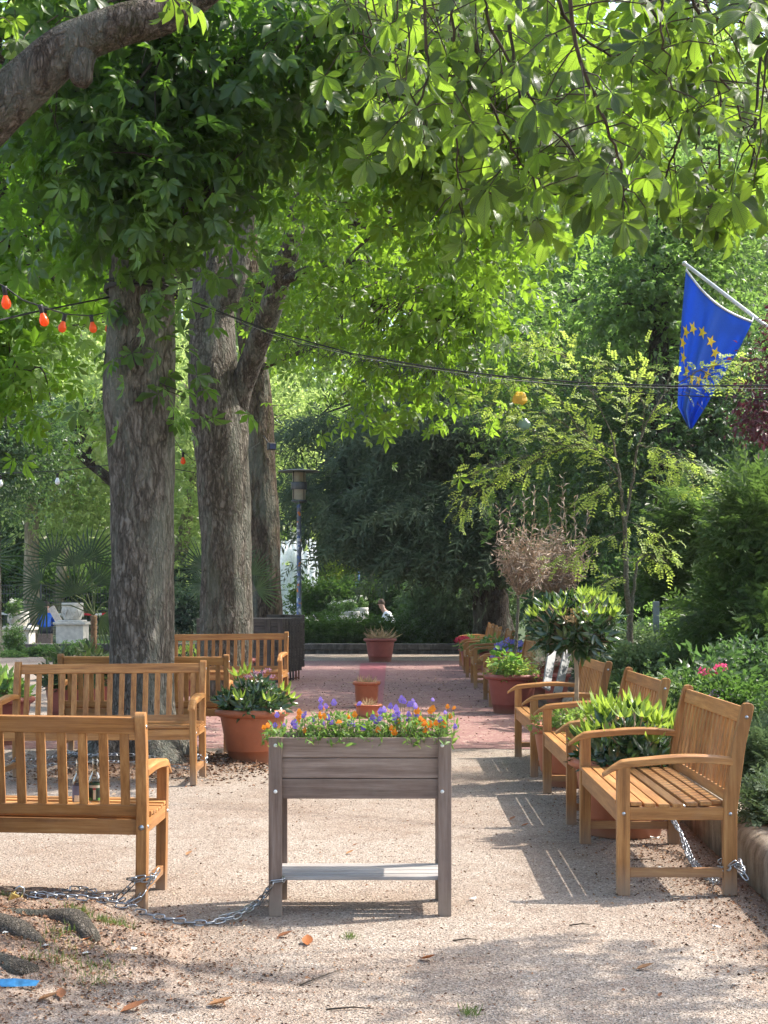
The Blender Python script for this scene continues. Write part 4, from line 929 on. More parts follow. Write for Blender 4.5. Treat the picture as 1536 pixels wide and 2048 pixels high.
def pedestal(loc, w_, h, label):
    t = empty("stone_pedestal", loc, label, "pedestal", "pale stone pedestals"); b = MB(); b.box(-w_*.42, w_*.42, -w_*.42, w_*.42, .1 * h, h * .84); b.box(-w_*.48, w_*.48, -w_*.48, w_*.48, 0, h * .1); b.build("block", STONE_W, t, False, .01)
    b = MB(); b.box(-w_*.5, w_*.5, -w_*.5, w_*.5, h * .84, h * .94); b.box(-w_*.38, w_*.38, -w_*.38, w_*.38, h * .94, h); b.build("cornice", STONE_W, t, False, .015); return t
q = G(30, 1308); pedestal((q[0], q[1] + .35, 0), .82, .70, "white stone pedestal with ivy at the left edge of the photo"); urn((q[0], q[1] + .35, .70), .26, .36, "carved white urn on the ivy covered pedestal")
q = P(145, 1245, 41); pedestal((q[0], 41, 0), .9, .78, "white stone pedestal behind the fan palm"); urn((q[0], 41, .78), .30, .48, "white urn behind the fan palm")
for px, py, Z_, r, h, lab in [(672, 1231, 41.5, .32, .35, "lowest dark rimmed stone urn, left of the three behind the hedge"), (701, 1222, 42.5, .27, .42, "middle carved stone urn of the three behind the hedge"), (722, 1215, 44, .22, .38, "highest stone urn on a base, right of the three behind the hedge")]:
    q = P(px, py, Z_); pedestal((q[0], Z_, .1), r * 2.4, q[2] - h - .1, "pedestal under the " + lab.split(" stone")[0].split(" carved")[0] + " urn behind the hedge"); urn((q[0], Z_, q[2] - h), r, h, lab)

# mesh fence, tape, timber, orange van
fz = 52.0; fn = empty("mesh_fence", P(90, 1270, fz) * np.array([1, 1, 0]), "dark wire mesh fence across the far left of the park", "fence"); xs = np.arange(P(-60, 0, fz)[0], P(400, 0, fz)[0], 2.5); zt = 1.85
for k, x in enumerate(xs): MB().box(x - .03, x + .03, fz - .03, fz + .03, 0, zt + .05).build("post", IRON, fn, False, 0, True)
for k, x in enumerate(xs[:-1]):
    b = MB()
    for xx in np.arange(x + .1, x + 2.45, .1): b.box(xx - .007, xx + .007, fz - .006, fz + .006, .03, zt)
    for z_ in np.arange(.05, zt + .01, .3): b.box(x + .03, x + 2.47, fz - .02, fz - .007, z_ - .012, z_ + .012)
    b.build("mesh_panel", IRON, fn, False, 0, True)
tp_ = empty("barrier_tape", P(100, 1229, 46.5), "red and white barrier tape strung behind the people at the left", "tape")
b = MB(); xs = np.linspace(P(0, 0, 46.5)[0], P(222, 0, 46.5)[0], 25)
for k in range(24):
    z0, z1 = [EYE - (1226.5 + 2.5 * math.sin(PI * ((q % 8) / 8)) - HZ) / F * 46.5 for q in (k, k + 1)]
    b.add([(xs[k], 46.5, z0 - .035), (xs[k+1], 46.5, z1 - .035), (xs[k+1], 46.5, z1 + .035), (xs[k], 46.5, z0 + .035)], [(0, 1, 2, 3)], (k // 2) % 2)
b.build("ribbon", [WHITEP, simple("red_plastic", (.6, .02, .03), .4)], tp_, False, 0, True)
for px in (0, 74, 148, 222): q = P(px, 1240, 46.56); MB().tube([(q[0], 46.58, 0), (q[0], 46.58, 1.05)], .02, 6).build("stake", IRON, tp_, True, 0, True)
p0, p1 = P(102, 1214, 43), P(145, 1282, 42.6); tag(MB().beam(p0, (p1[0], p1[1], .02), .2, .04, (0, 1, .2)).build("leaning_plank", simple("pale_plank", (.6, .5, .42), .7), None, False, .005), "long pale pinkish plank leaning between the people and the palm", "plank")
q = P(205, 1165, 70); vn = empty("parked_van", (q[0], 70, 0), "orange and yellow van just visible behind the far fence", "van"); b = MB(); b.box(-1.7, 2.0, -.9, .9, .45, 2.55); b.build("body", simple("orange_paint", (.7, .27, .03), .35, nscale=1), vn, False, .12)
b = MB(); b.box(-1.2, .6, -.93, -.905, 1.5, 2.2); b.build("window", simple("window_glass", (.05,.06,.07), .1), vn, False, .02)
for x in (-1.1, 1.3): b = MB(); b.tube([(x, -.95, .36), (x, .95, .36)], .36, 20); b.build("wheel", BLACK, vn, True)
# grey post, boards
q = P(1312, 1240, 15.2); tag(MB().box(q[0] - .03, q[0] + .03, 15.17, 15.23, .1, EYE - (1203 - HZ) / F * 15.2).build("metal_post", simple("blue_grey_metal", (.14, .17, .2), .5), None, False, .004), "slim blue grey square post standing in the bed behind the benches", "post")
GREYB = simple("silver_boards", (.17, .175, .18), .6, nscale=9, var=.35)
for (pa_, pb_, lab) in [((1106, 1308), (1092, 1378), "left silver grey board leaning behind the third bench"), ((1136, 1318), (1114, 1390), "right silver grey board leaning behind the third bench")]:
    a, c = P(pa_[0], pa_[1], 15.9), P(pb_[0], pb_[1], 15.3); a[2] += .1; c[2] = max(c[2], .25); tag(MB().beam(a, c, .09, .03, (0, 1, .3)).build("leaning_board", GREYB, None, False, .004), lab, "board", "silver boards leaning in the bed")

# ------------------------------------------------------------------ people (far off)
def skin(name, verts, edges, rad, mat, parent, sub=2):
    me = bpy.data.meshes.new(name); me.from_pydata(verts, edges, []); o = bpy.data.objects.new(name, me); COL.objects.link(o); me.materials.append(mat); o.parent = parent
    o.modifiers.new("skin", 'SKIN').use_smooth_shade = True
    for d, r in zip(me.skin_vertices[0].data, rad): d.radius = (r, r) if not isinstance(r, tuple) else r
    me.skin_vertices[0].data[0].use_root = True
    s = o.modifiers.new("sub", 'SUBSURF'); s.levels = sub; s.render_levels = sub; return o
SKINM = simple("skin", (.45, .26, .19), .5, nscale=30, var=.05, bump=0)
def person(loc, rz, label, shirt, legs, hair, lean=.35, cap=None):
    """seated figure facing +y (local), hips at .42"""
    t = empty("person", loc, label, "person", None, rz); l = lean
    ch = (0, l * .40, .42 + .42); nk = (0, l * .62, .42 + .56); hd = (0, l * .62 + .07, .42 + .68); hd2 = (0, l * .62 + .09, .42 + .80)
    V = [(0,0,.44), (0, l*.2, .42+.22), ch, nk, hd, hd2, (.17, l*.42, .42+.47), (-.17, l*.42, .42+.47), (.23, l*.42+.1, .42+.22), (-.23, l*.42+.1, .42+.22), (.15, l*.42+.33, .42+.14), (-.15, l*.42+.33, .42+.14), (.13, l*.42+.40, .42+.13), (-.13, l*.42+.40, .42+.13),
         (.10, .02, .42), (-.10, .02, .42), (.13, .42, .46), (-.13, .42, .46), (.12, .44, .07), (-.12, .44, .07), (.13, .62, .03), (-.13, .62, .03)]
    E = [(0,1),(1,2),(2,3),(3,4),(4,5),(2,6),(2,7),(6,8),(7,9),(8,10),(9,11),(10,12),(11,13),(0,14),(0,15),(14,16),(15,17),(16,18),(17,19),(18,20),(19,21)]
    R = [(.15,.11),(.14,.1),(.17,.11),.055,.095,.085,.065,.065,.045,.045,.036,.036,.03,.03,.085,.085,.06,.06,.042,.042,.032,.032]
    skin("body", V, E, R, SKINM, t)
    idx = [0,1,2,6,7,8,9,10,11]; mp = {a: i for i, a in enumerate(idx)}
    skin("shirt", [V[i] for i in idx], [(mp[a], mp[b_]) for a, b_ in E if a in mp and b_ in mp], [tuple(x + .02 for x in R[i]) if isinstance(R[i], tuple) else R[i] + .018 for i in idx], shirt, t)
    idx = [0,14,15,16,17,18,19]; mp = {a: i for i, a in enumerate(idx)}
    skin("trousers", [V[i] for i in idx], [(mp[a], mp[b_]) for a, b_ in E if a in mp and b_ in mp], [(.165,.125)] + [R[i] + .018 for i in idx[1:]], legs, t)
    b = MB(); b.ball((hd2[0], hd2[1] - .018, hd2[2] - .01), .105, 14, 10, (.88, 1.0, 1.0)); b.build("hair" if not cap else "cap", hair, t, True)
    b = MB(); b.ball((0, hd[1] + .10, hd[2] + .045), .016, 8, 6); b.build("nose", SKINM, t, True)
    return t
def plaid():
    m, t = new_mat("plaid_shirt"); wv = N(t, 'ShaderNodeTexChecker'); wv.inputs['Scale'].default_value = 14; L(t, coords(t), wv.inputs[0]); wv.inputs[1].default_value = (.5,.5,.52,1); wv.inputs[2].default_value = (.08,.1,.2,1)
    return finish(m, t, wv.outputs[0], .8)
DARKC = simple("dark_trousers", (.03, .032, .04), .85)
q = P(60, 1262, 45); person((q[0], 45, 0), 2.6 + PI/2 - 2.6, "person in a plaid shirt and pale cap bending beside the white pedestal", plaid(), simple("brown_trousers", (.12,.07,.05)), simple("pale_cap", (.5,.47,.4)), .55, True)
q = P(91, 1262, 44.5); person((q[0], 44.5, 0), 0.15, "person in a bright blue vest crouching with their back to the camera", simple("blue_vest", (.02, .13, .6), .6), DARKC, simple("dark_hair", (.03,.02,.015)), .5)
q = P(790, 1240, 42.8); person((q[0] - .02, 42.8, .06), PI/2 - .2, "person in a pale shirt sitting hunched among the bushes beyond the hedge", simple("pale_shirt", (.8, .83, .88), .8), simple("pale_trousers", (.5,.52,.5)), simple("brown_hair", (.12,.07,.045)), .5)
for (px, Z_, z0, lab) in ((60, 45, 0, "low wooden box the plaid person sits on"), (91, 44.5, 0, "low wooden box the person in blue sits on"), (790, 42.8, .10, "pale stone block the person in white sits on")):
    q = P(px, 1240, Z_); o = MB().box(q[0] - .2, q[0] + .2, Z_ - .18, Z_ + .12, z0, z0 + .32 + z0 * 1.2); tag(o.build("seat_block", STONE_W if z0 else GY, None, False, .01), lab, "seat")

# ================================================================== trees
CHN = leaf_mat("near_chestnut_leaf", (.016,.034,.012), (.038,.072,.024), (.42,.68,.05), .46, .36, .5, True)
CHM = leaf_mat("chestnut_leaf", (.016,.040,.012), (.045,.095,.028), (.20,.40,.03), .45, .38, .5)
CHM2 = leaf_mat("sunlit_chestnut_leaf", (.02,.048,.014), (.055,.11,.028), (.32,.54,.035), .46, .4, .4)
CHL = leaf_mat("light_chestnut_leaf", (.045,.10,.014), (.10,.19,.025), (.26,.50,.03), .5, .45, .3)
BGL = leaf_mat("light_broadleaf", (.08,.13,.035), (.17,.24,.07), (.42,.62,.12), .52, .38, .55)
BGM = leaf_mat("mid_broadleaf", (.055,.10,.03), (.12,.19,.06), (.28,.48,.09), .48, .36, .6)
BGD = leaf_mat("dark_broadleaf", (.025,.055,.025), (.07,.12,.05), (.13,.26,.06), .4, .36, .6)
BGY = leaf_mat("yellow_green_leaf", (.11,.17,.02), (.22,.29,.05), (.42,.55,.06), .45, .5, .3)
PALE = leaf_mat("pale_plane_leaf", (.17,.24,.09), (.32,.40,.17), (.55,.70,.22), .55, .55, .3)
YEWM = leaf_mat("yew_needles", (.025,.045,.022), (.125,.175,.095), (.12,.19,.07), .27, .55, .3)
HEDGEM = leaf_mat("hedge_leaf", (.03,.065,.018), (.08,.145,.04), (.15,.3,.045), .38, .5, .35)
RH = leaf_mat("rhododendron_leaf", (.014,.038,.014), (.055,.10,.042), (.08,.16,.03), .22, .22, .8)
RHY = leaf_mat("young_rhododendron_leaf", (.11,.19,.028), (.25,.35,.06), (.38,.52,.06), .42, .35, .4)
JUN = leaf_mat("juniper_needles", (.04,.075,.035), (.11,.16,.085), (.14,.22,.08), .25, .55, .3)
THM = leaf_mat("thuja_sprays", (.016,.04,.014), (.10,.17,.05), (.14,.25,.045), .33, .45, .4)
PURP = leaf_mat("plum_leaf", (.05,.012,.018), (.13,.035,.045), (.16,.03,.05), .3, .4, .5, cc=(.22,.14,.16))
LOC = leaf_mat("locust_leaflet", (.15,.23,.04), (.32,.42,.10), (.50,.64,.11), .45, .5, .3, cc=(.5,.46,.08))
DEAD = leaf_mat("dead_leaf", (.32,.23,.17), (.60,.49,.40), (.3,.2,.12), .25, .7, .2)
PALMM = leaf_mat("palm_leaf", (.018,.038,.02), (.055,.09,.045), (.10,.17,.05), .25, .4, .45)

def pb(px, py, Z_, rx, ry, dep=1.0, wt=None):
    c = P(px, py, Z_); return (c, np.array([rx * Z_ / F, dep, ry * Z_ / F]), wt if wt is not None else rx * ry * 1e-3)

# --- the old chestnut at the left edge: trunk outside the picture, roots, mossy limb and hanging twigs inside it
t0 = empty("chestnut_tree", (-2.15, 6.05, 0), "old chestnut at the left edge, its roots, mossy limb and hanging leaves in view", "tree", "horse chestnut trees")
v, f, sk0 = rough_tube([(-2.17, 6.05, -.1), (-2.17, 6.05, .6), (-2.2, 6.05, 2.3), (-2.15, 6.05, 4.5), (-2.1, 6.2, 7), (-2.0, 6.3, 9.5)], [.44, .43, .40, .34, .25, .14], 56, 150, .025, (.5, .12, 5), 1)
link("trunk", npmesh("trunk", v, f), BARK, t0, True, 0, True)
skel = [p for p in sk0 if p[2] > 3]
for k, (pts, rad) in enumerate([
    ([(-2.0, 6.0, .10), G(20, 1864, .10), G(72, 1895, .07), G(120, 1925, -.02)], [.09, .075, .05, .02]),
    ([(-1.75, 6.05, .06), tuple(G(95, 1848, .07)), tuple(G(145, 1848, .09)), tuple(G(178, 1876, .07)), tuple(G(198, 1906, -.02))], [.08, .07, .07, .055, .02]),
    ([(-1.95, 5.7, .0), tuple(G(20, 1936, .08)), tuple(G(70, 1946, .05)), tuple(G(110, 1952, -.02))], [.11, .06, .04, .015])]):
    limb("root", pts, [x * .8 for x in rad], bark_mat("root_bark_%d" % k, (.08,.07,.058), (.19,.16,.13), (.28,.245,.205), .2, 3.4, vert=.9), t0, seg=20, rings=50, amp=.05, seed=k + 3)
o, s1 = limb("mossy_limb", [(-2.1, 6.05, 2.35), P(-150, 390, 6.05), P(-20, 232, 6.0), P(70, 152, 6.0), P(150, 88, 6.0), P(240, 50, 6.0), P(330, 28, 6.05), P(450, -50, 6.1), P(640, -170, 6.0), (.6, 5.9, 4.3), (1.8, 5.9, 4.35)],
             [.17, .135, .115, .100, .09, .082, .078, .07, .055, .04, .02], bark_mat("mossy_bark", (.03,.024,.019), (.13,.105,.085), (.22,.185,.155), .7, 1.7), t0, seg=32, rings=150, amp=.03, seed=9)
skel += list(s1[60:])
b = MB(); a = P(160, 100, 6.0); b.tube([a, P(160, 130, 5.98), P(163, 160, 5.97), P(160, 172, 5.97)], [.075, .055, .045, .028], 14); b.build("branch_stub", BARK2, t0, True, 0, True)
o, s2 = limb("limb", [(-2.15, 6.05, 4.0), (-1.0, 5.8, 4.6), (.3, 5.5, 4.75), (1.5, 5.3, 4.6), (2.9, 5.2, 4.25)], [.15, .11, .085, .06, .03], BARK2, t0, seg=16, rings=60, seed=4); skel += list(s2)
o, s3 = limb("limb", [(-2.15, 6.1, 5.0), (-.5, 6.6, 6.1), (1.5, 6.9, 6.2), (3.6, 7.0, 5.6)], [.16, .12, .09, .04], BARK2, t0, seg=16, rings=60, seed=5); skel += list(s3)
tw = [[(905,-160),(905,0),(915,150),(912,300),(925,430)], [(930,-160),(940,0),(955,150),(1010,270),(1050,340),(1110,390)], [(1090,-120),(1125,30),(1170,80),(1230,118),(1290,105)], [(1365,-150),(1375,0),(1395,120),(1400,210),(1392,300),(1430,380)],
      [(1385,-150),(1395,0),(1410,100),(1470,200),(1500,290)], [(840,-120),(850,20),(858,150),(820,250)], [(1100,-120),(1110,0),(1112,110)], [(1380,-100),(1390,20),(1450,50),(1500,10)], [(950,-100),(980,60),(1080,230),(1150,310)], [(1290,-80),(1300,0),(1330,70),(1325,140)],
      [(1130,-60),(1160,120),(1210,240),(1240,330),(1250,400)], [(1000,-80),(1030,150),(1060,300),(1075,440)], [(1400,-50),(1440,200),(1440,330),(1420,430)], [(1500,-60),(1520,120),(1500,330),(1490,420)], [(1380,200),(1350,300),(1330,360)]]
rr = random.Random(11); tb = MB(); tips = []
for k, q in enumerate(tw):
    Z_ = rr.uniform(4.7, 5.9); pts = [P(a_[0], a_[1], Z_ + .1 * i) for i, a_ in enumerate(q)]; d = np.linalg.norm(np.array(skel) - pts[0], axis=1); pts = [np.array(skel)[int(np.argmin(d))]] + pts
    Q = []
    for i in range(len(pts) - 1):
        for u in np.linspace(0, 1, 5, endpoint=False): Q.append(pts[i] * (1-u) + pts[i+1] * u + rng.normal(size=3) * .004)
    Q.append(pts[-1]); n = len(Q); tb.tube(Q, [.009 - .006 * i / n for i in range(n)], 6)
    for i in range(6, n):
        for _ in range(1 if i < n - 3 else 3):
            if rr.random() < .85: tips.append((Q[i], .25 if i < n - 2 else .12))
def low(x): return float(np.interp(x, [700, 780, 900, 1000, 1080, 1150, 1200, 1260, 1310, 1360, 1420, 1480, 1560], [200, 260, 400, 420, 400, 330, 340, 390, 240, 370, 420, 420, 400]))
for k in range(32):
    x = rr.uniform(760, 1570) if k % 2 else rr.uniform(740, 1080); Z_ = rr.uniform(4.6, 7.0) if x > 1080 else rr.uniform(6.3, 8.6); y1 = low(x) * rr.uniform(.3, 1.0); x0_ = x - rr.uniform(-40, 120)
    if 1170 < x < 1320: continue
    pts = [P(x0_, -140, Z_), P(x0_ * .6 + x * .4, y1 * .35, Z_), P(x, y1, Z_ + .2)]; d = np.linalg.norm(np.array(skel) - pts[0], axis=1); pts = [np.array(skel)[int(np.argmin(d))]] + pts; Q = []
    for i in range(len(pts) - 1):
        for u in np.linspace(0, 1, 6, endpoint=False): Q.append(pts[i] * (1-u) + pts[i+1] * u + rng.normal(size=3) * .008)
    Q.append(pts[-1]); n = len(Q); tb.tube(Q, [.007 - .005 * i / n for i in range(n)], 5)
    for i in range(7, n):
        if rr.random() < .5: tips.append((Q[i], .22))
for q in [(330, -10), (340, 20), (365, 10)]: tips.append((P(q[0], q[1], 5.7), .05))
for q in [(90, -20), (30, 20), (150, 20), (200, 60), (10, 90), (60, 60), (110, 50), (-10, 40)]: tips.append((P(q[0], q[1], 6.6), .2))
pos, X = [], []
for p, ln in tips:
    d = rng.normal(size=3); d[2] = d[2] * .5 - .25; d /= np.linalg.norm(d); e = p + d * ln * rr.uniform(.5, 1.1); tb.tube([p, (p + e) / 2 + np.array([0, 0, .02]), e], [.003, .0025, .002], 4, cap=False); pos.append(e); dd = d * .6; dd[2] -= .45; X.append(dd)
pos, X = np.array(pos), np.array(X); parts = []; ch = rng.integers(0, 3, len(pos))
for k in range(3):
    s = ch == k; m = s.sum(); Nn = rng.normal(size=(m, 3)) * .4 + np.array([.25, 0, 1.0]); parts.append(inst(PAL_NEAR[k], pos[s], X[s], Nn, rng.uniform(.075, .14, m)))
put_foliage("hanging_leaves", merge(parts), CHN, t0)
tb.build("hanging_twigs", TWIG, t0, True, 0, True)
d0, c0 = foliage([((4.0, 6.35, 4.35), np.array([.65, .55, .35]), .8), ((4.3, 5.2, 4.3), np.array([.8, .6, .4]), .6), ((-1.8, 6.5, 5.6), np.array([1.6, 1.4, 1]), 1.6)], 380, .17, PAL_MID, 8, .22)  # out-of-view clumps on the right added to shade the foreground gravel
put_foliage("crown", d0, CHM, t0); twig_mesh("crown_twigs", skel, c0[:140], TWIG, t0, .008)

def chest(name_pos, label, trunk_pts, trunk_r, limbs, blobs, n, size, mat, flare=None, seed=0, per=7, spread=.26, rings=190, seg=64, twigs=220, amp=.028, bark=BARK, hi=None):
    t = empty("chestnut_tree", name_pos, label, "tree", "horse chestnut trees"); v, f, C_ = rough_tube(trunk_pts, trunk_r, seg, rings, amp, flare, seed)
    link("trunk", npmesh("trunk", v, f), bark, t, True, 0, True); sk = [p for p in C_ if p[2] > 2.6]
    for k, (pts, rad) in enumerate(limbs):
        o, s = limb("limb", pts, rad, BARK2 if k > 1 else bark, t, seg=24, rings=80, seed=seed + k + 1); sk += list(s)
    d, c = foliage(blobs, n, size, PAL_MID, per, spread, .55); put_foliage("crown", d, mat, t)
    if hi:
        d, c2 = foliage(hi[0], hi[1], hi[2], PAL_MID, per, spread * 1.5, .4); put_foliage("upper_crown", d, mat, t)
    twig_mesh("twigs", sk, c[:twigs], TWIG, t, .011, .1); return t, sk
# thickest trunk
T1p = [P(280, 1565, 12.4), P(281, 1480, 12.4), P(284, 1300, 12.4), P(284, 1100, 12.4), P(281, 900, 12.4), P(279, 790, 12.4), P(281, 700, 12.4), P(283, 560, 12.4), P(290, 400, 12.45), P(296, 250, 12.5), P(300, 100, 12.6), P(310, -300, 12.8), P(330, -900, 13)]
t1, sk1 = chest((-2.04, 12.4, 0), "chestnut with the thickest trunk, wound with black cable, standing among the left benches", T1p, [.275, .27, .268, .266, .272, .292, .288, .275, .245, .21, .19, .16, .08],
    [([P(300, 300, 12.5), P(360, 230, 12.2), P(480, 130, 11.8), P(640, 60, 11.5), P(900, -60, 11)], [.12, .10, .08, .06, .03]), ([P(285, 350, 12.4), P(200, 250, 12.0), P(90, 170, 11.6), P(-80, 60, 11.2)], [.12, .10, .07, .04]),
     ([P(310, 330, 12.5), P(330, 250, 11.9), P(345, 120, 11.5), P(320, 20, 11.2)], [.10, .08, .06, .04]), ([P(290, 480, 12.4), P(330, 440, 11.9), P(400, 420, 11.5)], [.05, .04, .02])],
    [pb(170,300,11.3,110,110,.6), pb(300,170,11.4,150,110,.7), pb(420,330,11.7,120,120,.6), pb(250,415,11.5,110,75,.4), pb(360,450,11.6,90,50,.35), pb(110,430,12.2,90,100,.7), pb(70,180,11.8,120,130,.9), pb(500,170,11.6,140,140,.8), pb(300,30,11.5,300,90,.9), pb(620,90,11.2,150,130,.9), pb(90, 20, 10.5, 150, 60, .7), pb(330,380,11.2,70,60,.3), pb(270,300,11.0,90,80,.3),
     pb(268,690,12.05,30,25,.06,.7), pb(350,790,12.1,30,45,.08,1.6), pb(240,812,12.0,18,10,.06,.3)],
    2600, .145, CHM, (.55, .23, 5), 2, hi=([((-3, 12, 7.5), np.array([3.2, 2.6, 1.6]), 1), ((-1.5, 12.5, 9.5), np.array([2.6, 2.4, 1.6]), .8)], 700, .24))
b = MB(); k_ = P(296, 380, 12.1); b.lathe([(.001, .0), (.035, .004), (.05, .01), (.06, .03), (.062, .06), (.05, .2)], 18); 
for i, p in enumerate(b.v): b.v[i] = (k_[0] + p[0], k_[1] + p[2], k_[2] + p[1])
b.build("sawn_knot", simple("knot_wood", (.22, .13, .09), .9, nscale=30), t1, True, 0, True)
# forked trunk
# forked
T2p = [P(455, 1400, 19.2), P(453, 1300, 19.2), P(452, 1100, 19.2), P(447, 950, 19.2), P(438, 850, 19.2), P(428, 760, 19.2), P(424, 650, 19.3), P(425, 550, 19.4), P(432, 440, 19.6), P(430, 300, 19.9), P(420, 150, 20.2), P(400, -200, 21)]
t2, sk2 = chest((-2.04, 19.2, 0), "forked chestnut with a leaning right limb, second trunk from the left", T2p, [.36, .34, .325, .33, .36, .33, .29, .265, .22, .18, .15, .08],
    [([P(462, 930, 19.3), P(468, 850, 19.25), P(482, 780, 19.15), P(515, 690, 18.9), P(560, 560, 18.4), P(585, 480, 18.1), P(600, 410, 17.9), P(640, 300, 17.3), P(720, 150, 16.4), P(820, 0, 15.4)], [.15, .155, .15, .145, .135, .12, .11, .095, .07, .05]),
     ([P(430, 640, 19.3), P(470, 560, 19.1), P(490, 430, 19.0), P(510, 330, 18.6), P(560, 240, 18)], [.16, .15, .13, .10, .06]),
     ([P(600, 415, 17.9), P(660, 430, 17.2), P(760, 450, 16.4), P(860, 440, 15.6)], [.07, .06, .05, .03]), ([P(500, 260, 18.4), P(600, 170, 16.8), P(760, 130, 14.6), P(930, 120, 12.6), P(1080, 180, 11)], [.10, .08, .07, .05, .03]),
     ([P(570, 560, 18.3), P(680, 520, 17.2), P(800, 560, 16.4), P(930, 620, 16)], [.06, .05, .04, .02]), ([P(420, 300, 19.9), P(300, 200, 18), P(120, 140, 16.5)], [.1, .08, .05])],
    [pb(660,330,15.5,130,110,1.2), pb(800,280,13.5,140,110,1.1), pb(930,330,13,120,110,1.0), pb(700,560,16.5,120,80,.9), pb(820,660,16,110,70,.8), pb(900,530,15.3,110,80,.8), pb(990,620,15.5,60,60,.5), pb(760,770,17,90,45,.5), pb(680,690,17.5,60,60,.5), pb(860,770,16.5,50,50,.3), pb(800,850,16.5,30,25,.2,.4), pb(1000,470,13.6,80,70,.8), pb(660,480,17.0,40,70,.5),
     pb(750,100,12,150,120,1.2), pb(1000,150,11.5,160,110,1.1), pb(1110,150,11.5,90,60,1.0), pb(560,230,16,100,120,1), pb(1060,360,12.5,90,70,.7), pb(600,120,14,160,110,1.2), pb(1180,260,12,60,70,.6), pb(960,720,16.2,40,40,.4), pb(870,180,12.3,150,120,1.1)],
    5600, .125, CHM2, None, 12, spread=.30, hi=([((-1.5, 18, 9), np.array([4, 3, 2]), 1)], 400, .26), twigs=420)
# rear trunk
T3p = [P(534, 1360, 26), P(532, 1230, 26), P(527, 1050, 26), P(519, 880, 26), P(513, 770, 26), P(500, 650, 26), P(494, 520, 26), P(492, 380, 26), P(498, 200, 26.2), P(520, -50, 26.5)]
t3, sk3 = chest((-2.05, 26, 0), "straight dark chestnut trunk behind the forked one, carrying the floodlight", T3p, [.31, .29, .28, .265, .245, .22, .20, .17, .13, .08],
    [([P(500, 640, 26), P(560, 520, 25), P(660, 430, 24), P(760, 380, 23)], [.12, .1, .07, .04]), ([P(510, 740, 26), P(560, 720, 25.4), P(640, 690, 25)], [.07, .05, .03])],
    [pb(640,430,23.5,120,100,1.5), pb(560,640,24.5,60,70,.8), pb(640,600,24,90,80,1), pb(700,300,23,160,150,2), pb(460,250,25,200,150,2), pb(900,450,22,120,120,1.5), pb(850,600,22,90,80,1), pb(160,640,24,60,60,1), pb(230,560,25,150,90,1.5), pb(610,770,24,50,30,.5)],
    2600, .17, CHM2, None, 22, bark=bark_mat("rear_bark", (.03,.022,.016), (.10,.075,.055), (.16,.125,.095), .6, .8), spread=.4)
# sunlit chestnut beyond the left edge
t4, _ = chest((-6.6, 15.5, 0), "sunlit bright green chestnut reaching in from the photo's left edge", [(-6.6, 15.5, -.1), (-6.6, 15.5, 2), (-6.5, 15.5, 5), (-6.4, 15.6, 8)], [.3, .27, .22, .1],
    [([(-6.5, 15.5, 4), P(-100, 520, 15), P(30, 480, 14.6), P(110, 560, 14.5)], [.1, .07, .05, .02]), ([(-6.6, 15.5, 3), P(-100, 700, 14.6), P(60, 740, 14.2)], [.08, .05, .02])],
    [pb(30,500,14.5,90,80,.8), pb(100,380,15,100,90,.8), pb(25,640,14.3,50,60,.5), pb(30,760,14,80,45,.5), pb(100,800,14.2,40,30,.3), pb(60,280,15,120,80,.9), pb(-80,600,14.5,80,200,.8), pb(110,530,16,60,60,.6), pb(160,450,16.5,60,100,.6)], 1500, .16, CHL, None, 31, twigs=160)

def bgtree(name, label, px, Z_, tr, blobs, n, size, mat, bark=BARKD, top=None, lean=0, tm=None, group="trees in the park behind", sub=0.0, twigs=60, cat="tree", spread=.6, per=9, base_py=None, down=.35, cr="crown"):
    x = (px - CX) / F * Z_; t = empty(name, (x, Z_, 0), label, cat, group); top = top or 300
    zt_ = EYE - (top - HZ) / F * Z_; pts = [(x, Z_, -.1), (x + lean * .15, Z_, zt_ * .25), (x + lean * .5, Z_, zt_ * .6), (x + lean, Z_, zt_)]
    v, f, C_ = rough_tube(pts, [tr * 1.15, tr, tr * .75, tr * .3], 24, 60, .02, (1.0, tr * .4, 5), int(px)); link("trunk", npmesh("trunk", v, f), bark, t, True, 0, True)
    d, c = foliage(blobs, n, size, tm or TUFTS, per, spread, down); put_foliage(cr, d, mat, t)
    twig_mesh("branches", [p for p in C_ if p[2] > zt_ * .25], c[:twigs], bark if twigs < 50 else TWIG, t, .02, .05, 5, 12); return t
# right background
bgtree("broadleaf_tree", "green tree with a dark leaning trunk high behind the flag", 1312, 29, .22, [pb(1250,560,28,150,110,2), pb(1400,620,28,110,90,1.6), pb(1330,430,29,150,100,2), pb(1200,700,28,110,80,1.5), pb(1450,480,29,100,120,2)], 9000, .115, BGM, top=330, lean=.15)
bgtree("broadleaf_tree", "bright leafy tree filling the sky left of the flag", 1130, 36, .2, [pb(1130,480,35,140,120,2.5), pb(1080,620,35,110,80,2), pb(1180,300,36,150,120,3), pb(1000,300,37,140,160,3)], 9000, .13, BGL, top=350)
bgtree("broadleaf_tree", "pale sunlit tree crown at the upper right behind the hanging leaves", 1400, 44, .3, [pb(1330,200,43,160,130,3), pb(1480,250,43,120,170,3), pb(1230,200,44,110,70,3), pb(1520,480,42,90,120,2), pb(1400,330,43,180,100,2)], 9500, .165, BGL, top=250)
bgtree("broadleaf_tree", "dark undergrowth tree under the flag at the right", 1450, 21, .17, [pb(1420,900,20.5,130,90,1.0), pb(1500,800,21,90,90,1), pb(1330,960,21,90,60,.8), pb(1290,830,22,110,80,1), pb(1530,980,20,80,90,1), pb(1400,760,22,100,50,1), pb(1180,860,23,80,100,1)], 8000, .09, BGD, top=700)
